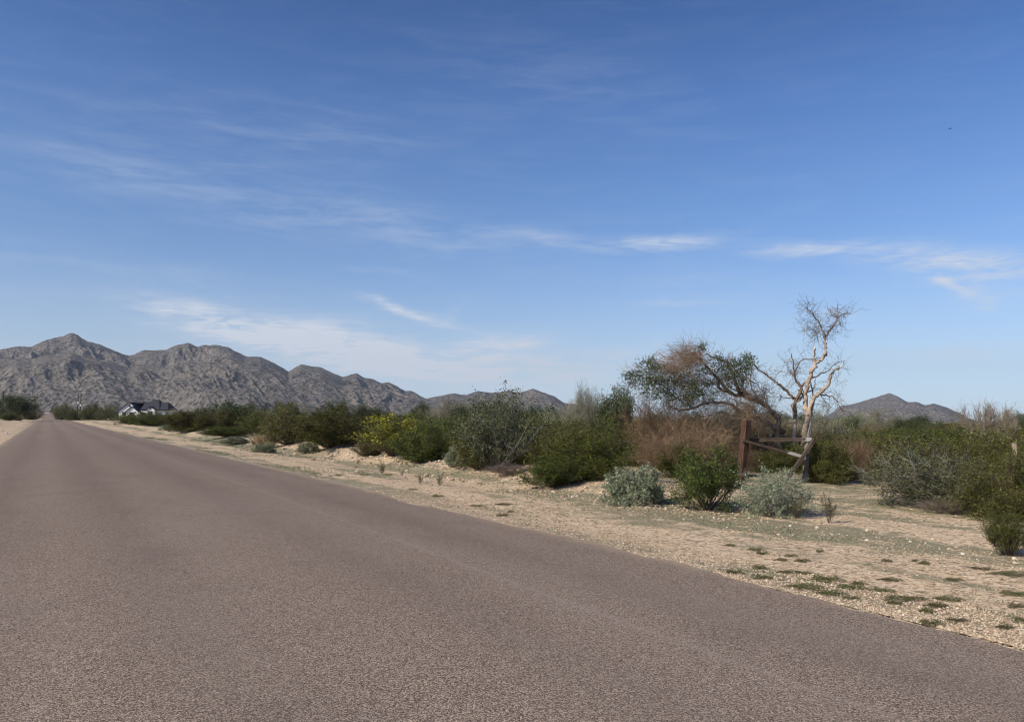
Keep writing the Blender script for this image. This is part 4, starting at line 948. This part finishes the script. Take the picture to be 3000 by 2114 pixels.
# ------------------------------------------------------------------ stones, weeds, ground cover
def rock_mesh(seed, mat, n=1):
    rs_ = np.random.RandomState(seed); import bmesh
    bm = bmesh.new(); bmesh.ops.create_icosphere(bm, subdivisions=1, radius=.5)
    for v_ in bm.verts:
        v_.co *= rs_.uniform(.72, 1.15); v_.co.z *= .62
    me = bpy.data.meshes.new('rock'); bm.to_mesh(me); bm.free(); me.materials.append(mat); return me
RK = [rock_mesh(i, M['stone']) for i in range(6)]; WK = [rock_mesh(20 + i, M['wstone']) for i in range(3)]
def rock(me, x, y, s_, label, group=None):
    o = link('rock', me, loc=(x, y, float(hgt(x, y)) + s_ * .1)); o.scale = (s_, s_ * rr.uniform(.7, 1.2), s_ * rr.uniform(.7, 1.1)); o.rotation_euler = (rr.rand() * .5, rr.rand() * .5, rr.rand() * 6.28); tag(o, label, 'stone', group)
for i, (px, py, wp, lab) in enumerate([(2315, 1541, 14, 'white stone on the verge below the wide grey sage'), (2394, 1546, 13, 'white stone on the verge left of the small feathery seedling'),
    (2541, 1583, 18, 'blocky pale stone standing alone on the verge below the clearing'), (2668, 1588, 13, 'pale stone right of the blocky one on the verge'), (2790, 1592, 10, 'small pale stone left of the bright bush at the right edge'),
    (2822, 1624, 16, 'flat pale stone low left of the bright bush at the right edge'), (2972, 1637, 20, 'pale stone at the foot of the bright bush at the right edge'), (1677, 1457, 16, 'white stone below the big dark creosote'),
    (1580, 1432, 9, 'upright white stone at the foot of the low yellowish creosote'), (600, 1270, 12, 'larger one of two white stones far along the verge'), (642, 1272, 9, 'smaller one of two white stones far along the verge'),
    (2231, 1528, 8, 'tiny white stone below the middle of the wide grey sage'), (2438, 1566, 10, 'small pale stone below the feathery seedling'), (20, 1270, 12, 'pale stone on the dirt left of the road')]):
    p = pick(px, py); rock(WK[i % 3], p[0], p[1], wp / F * p[1] * .95, lab)
cnt = 0
while cnt < 270:
    v = rr.uniform(11, 42); u = rr.normal() * .75 + 4.1; 
    if u < 1.5: continue
    x, y = xy(u, v)
    if not vis(x, y): continue
    s_ = rr.uniform(.05, .12) * (1 + .5 * (rr.rand() < .12)) * (1 + v / 60); zs = 'in front of the big dark creosote' if v < 17 else 'in front of the tall wispy shrub' if v < 23 else 'in front of the yellow flowering shrub' if v < 31 else 'near the straw tuft'
    lab_ = ('larger' if s_ > .12 else 'small') + ' pale broken stone on the bank ' + zs; rock(RK[rr.randint(6)], x, y, s_, lab_, 'stones on the bank: ' + lab_); cnt += 1
# gravel: one object
gv = MB(); rs = np.random.RandomState(3)
oct_v = np.array([(1, 0, 0), (-1, 0, 0), (0, 1, 0), (0, -1, 0), (0, 0, 1), (0, 0, -1)]) * .5; oct_f = np.array([(0, 2, 4), (2, 1, 4), (1, 3, 4), (3, 0, 4), (2, 0, 5), (1, 2, 5), (3, 1, 5), (0, 3, 5)])
def gravel(n, ulo, uhi, vlo, vhi, s0, s1, pw=1.0, edge=False):
    u = ulo + (uhi - ulo) * rs.rand(n) ** pw; v = vlo * (vhi / vlo) ** rs.rand(n)
    x, y = xy(u, v); keep = (y > 2) & (np.abs(np.arctan2(x, y)) < rad(38)); x, y = x[keep], y[keep]; n = len(x)
    z = hgt(x, y, False); s_ = rs.uniform(s0, s1, n) ** 1.0 * (1 + rs.rand(n) ** 6)
    V = np.tile(oct_v, (n, 1, 1)) * rs.uniform(.6, 1.2, (n, 6, 1)) * s_[:, None, None] * (1, 1, .65); a = rs.rand(n) * 6.28
    V = np.stack([V[..., 0] * np.cos(a)[:, None] - V[..., 1] * np.sin(a)[:, None], V[..., 0] * np.sin(a)[:, None] + V[..., 1] * np.cos(a)[:, None], V[..., 2]], -1)
    V += np.stack([x, y, z + s_ * .12], -1)[:, None]
    gv.add(V.reshape(-1, 3), (oct_f[None] + np.arange(n)[:, None, None] * 6).reshape(-1, 3))
gravel(2600, -.55, .0, 3.0, 18, .006, .018, .6); gravel(24000, -.10, .8, 3.0, 16, .006, .024, 1.5); gravel(16000, .3, 3.6, 3.0, 16, .006, .02); gravel(7000, 0, 4.5, 10, 40, .012, .035); gravel(3500, 3, 5.6, 9, 36, .02, .06); gravel(3000, 2.5, 8, 3, 12, .01, .04)
tag(link('gravel', gv.build('gravel', M['stone'])), 'loose gravel scattered over the sandy verge', kind='stuff')
# ground cover: tiny leaves in bands and patches
gc = MB(); RNG = rs; n = 60000; v = 3 * (60 / 3) ** rs.rand(n)
which = rs.rand(n); u = np.where(which < .30, rs.normal(size=n) * .3 + .35, np.where(which < .65, rs.normal(size=n) * .75 + 3.2, rs.uniform(0, 12, n)))
x, y = xy(u, v); k = (fbm(u * 1.1, v * .35, 4) + .35 * fbm(x * 5, y * 5, 3) > .10) & (y > 2) & (u > .0) & (np.abs(np.arctan2(x, y)) < rad(38)); x, y, v = x[k], y[k], v[k]
C_ = np.stack([x, y, hgt(x, y, False) + rs.uniform(.002, .02, len(x))], -1); gc.leaves(C_, .007 + .0006 * np.hypot(x, y), .45, up=.3)
tag(link('ground_cover', gc.build('ground_cover', M['cover'])), 'thin grey green annuals growing flat over the verge', kind='stuff')
# weed mats
MAT = []
for i in range(4):
    RNG = np.random.RandomState(60 + i); mb = MB(); nL = 1500; a = RNG.rand(nL) * 6.28; q = np.sqrt(RNG.rand(nL)) * (.5 + .10 * np.sin(3 * a + i) + .07 * np.sin(5 * a + 2 * i)) * .95
    zz = np.sqrt(np.clip(1 - (q / .56) ** 2, 0, 1)) * RNG.uniform(.25, 1, nL) * (.7 + .3 * np.sin(a * 2 + i)); mb.leaves(np.stack([q * np.cos(a), q * np.sin(a), zz * .5 + .01], -1) * (1 + .35 * RNG.normal(size=(nL, 1)) * (RNG.rand(nL, 1) < .15)), .034, .3, up=.5); MAT.append(mb.build('weed_mat', M['weed']))
c8 = [(100, 126, 70), (290, 158, 110), (340, 187, 80), (550, 205, 90), (480, 233, 90), (640, 244, 90), (130, 330, 110), (320, 298, 80), (530, 325, 150), (640, 332, 110), (820, 384, 200), (340, 370, 130), (660, 440, 230), (850, 490, 180), (1000, 440, 180), (1230, 466, 160),
      (1290, 384, 150), (1060, 416, 110), (1770, 383, 110), (1400, 528, 300), (1720, 530, 200), (1640, 580, 150), (2230, 490, 190), (2240, 587, 110), (1550, 263, 70), (1480, 242, 50), (770, 172, 50), (1270, 240, 70), (2200, 340, 250), (1980, 298, 150), (1600, 715, 150), (1790, 690, 150), (1570, 622, 90), (2150, 745, 110), (2280, 690, 90), (1000, 520, 120), (1330, 560, 100)]
c2 = [(905, 440, 55), (1075, 440, 60), (1230, 440, 60), (2010, 640, 100), (1830, 650, 90), (1570, 585, 70), (2000, 716, 70), (2060, 692, 40), (1850, 500, 30), (1400, 540, 60), (850, 331, 34)]
lst = [(2100 + a / 2.551, 1550 + b / 2.551, c / 2.551) for a, b, c in c8] + [(600 + a / 2.296, 1200 + b / 2.296, c / 2.296) for a, b, c in c2]
for i, (px, py, wp) in enumerate(lst):
    p = pick(px, py); wm_ = wp / F * p[1] * 1.25; o = link('weed_mat', MAT[i % 4], loc=p); o.scale = (wm_, wm_ * rr.uniform(.45, .75), rr.uniform(.06, .11) * (1 + (wp > 60) * .3)); o.rotation_euler.z = RANG * .0 + rr.uniform(-.3, .3)
    lab = grp = ''
    lab = ('broad' if wp > 50 else 'middling' if wp > 32 else 'tiny') + ' low green weed mat ' + ('close to the road edge' if uv(p[0], p[1])[0] < .9 else 'further out on the sandy verge') + ', ' + ('left of the picture middle' if px < 1500 else 'below the sage bushes' if px < 2300 else 'at the lower right' if px < 2700 else 'at the right edge'); grp = 'weed mats: ' + lab
    if wp > 110: lab, grp = 'largest of the low green weed mats near the road edge', None
    tag(o, lab, 'weeds', grp)
# straw tuft and small weeds
def tuft(seed, n, h, sp, mat, thick=.004):
    RNG_ = np.random.RandomState(seed); mb = MB()
    for i in range(n):
        a = RNG_.rand() * 6.28; b = np.array([math.cos(a), math.sin(a), 0]) * RNG_.rand() * .12; d = np.array([math.cos(a) * sp * RNG_.rand(), math.sin(a) * sp * RNG_.rand(), 1]) * h * RNG_.uniform(.5, 1)
        m_ = b + d * .55; e = b + d + np.array([math.cos(a), math.sin(a), -.6]) * .12 * h; mb.tube([b, m_, e], [thick, thick * .8, thick * .2], 3, cap=False)
    return mb.build('blades', mat)
for (px, py, s_) in ((765, 1306, 1.5), (795, 1310, 1.1), (745, 1303, .9)):
    p = pick(px, py); e = tag(link('dry_grass_tuft', None, loc=p), {765: 'widest tuft of dry straw grass left of the broad olive creosote', 795: 'right hand tuft of dry straw grass against the olive creosote', 745: 'left hand small tuft of dry straw grass'}[px], 'grass tuft'); e.scale = (s_,) * 3
    link('blades', tuft(px, 260, .5, .9, M['straw']), e)
for (px, py, hp_, lab) in ((1118, 1387, 34, 'thin bare weed standing on the stony bank'), (1232, 1416, 26, 'small green weed in front of the sandy mound'), (1290, 1422, 34, 'grey green weed right of the small one before the sandy mound'), (1178, 1392, 14, 'tiny dark weed on the verge left of the sandy mound')):
    PL('seed', 0, px, py, py - hp_, hp_ * 1.1, lab, 'weed')
PL('bare', 0, 1500, 1390, 1362, 200, 'low tangle of dead grey twigs under the tall wispy shrub', cat='dead brush', ky=.5, kind='dead_brush')
PL('bare', 0, 2770, 1505, 1462, 150, 'low tangle of dead twigs at the foot of the leaning shrub', cat='dead brush', ky=.5, kind='dead_brush')
for o in list(bpy.data.objects):
    if o.type == 'EMPTY' and not o.children: print('EMPTY', o.name)
print('OBJECTS', len(bpy.data.objects), 'TRIS', sum(len(p_.polygons) for p_ in bpy.data.meshes))
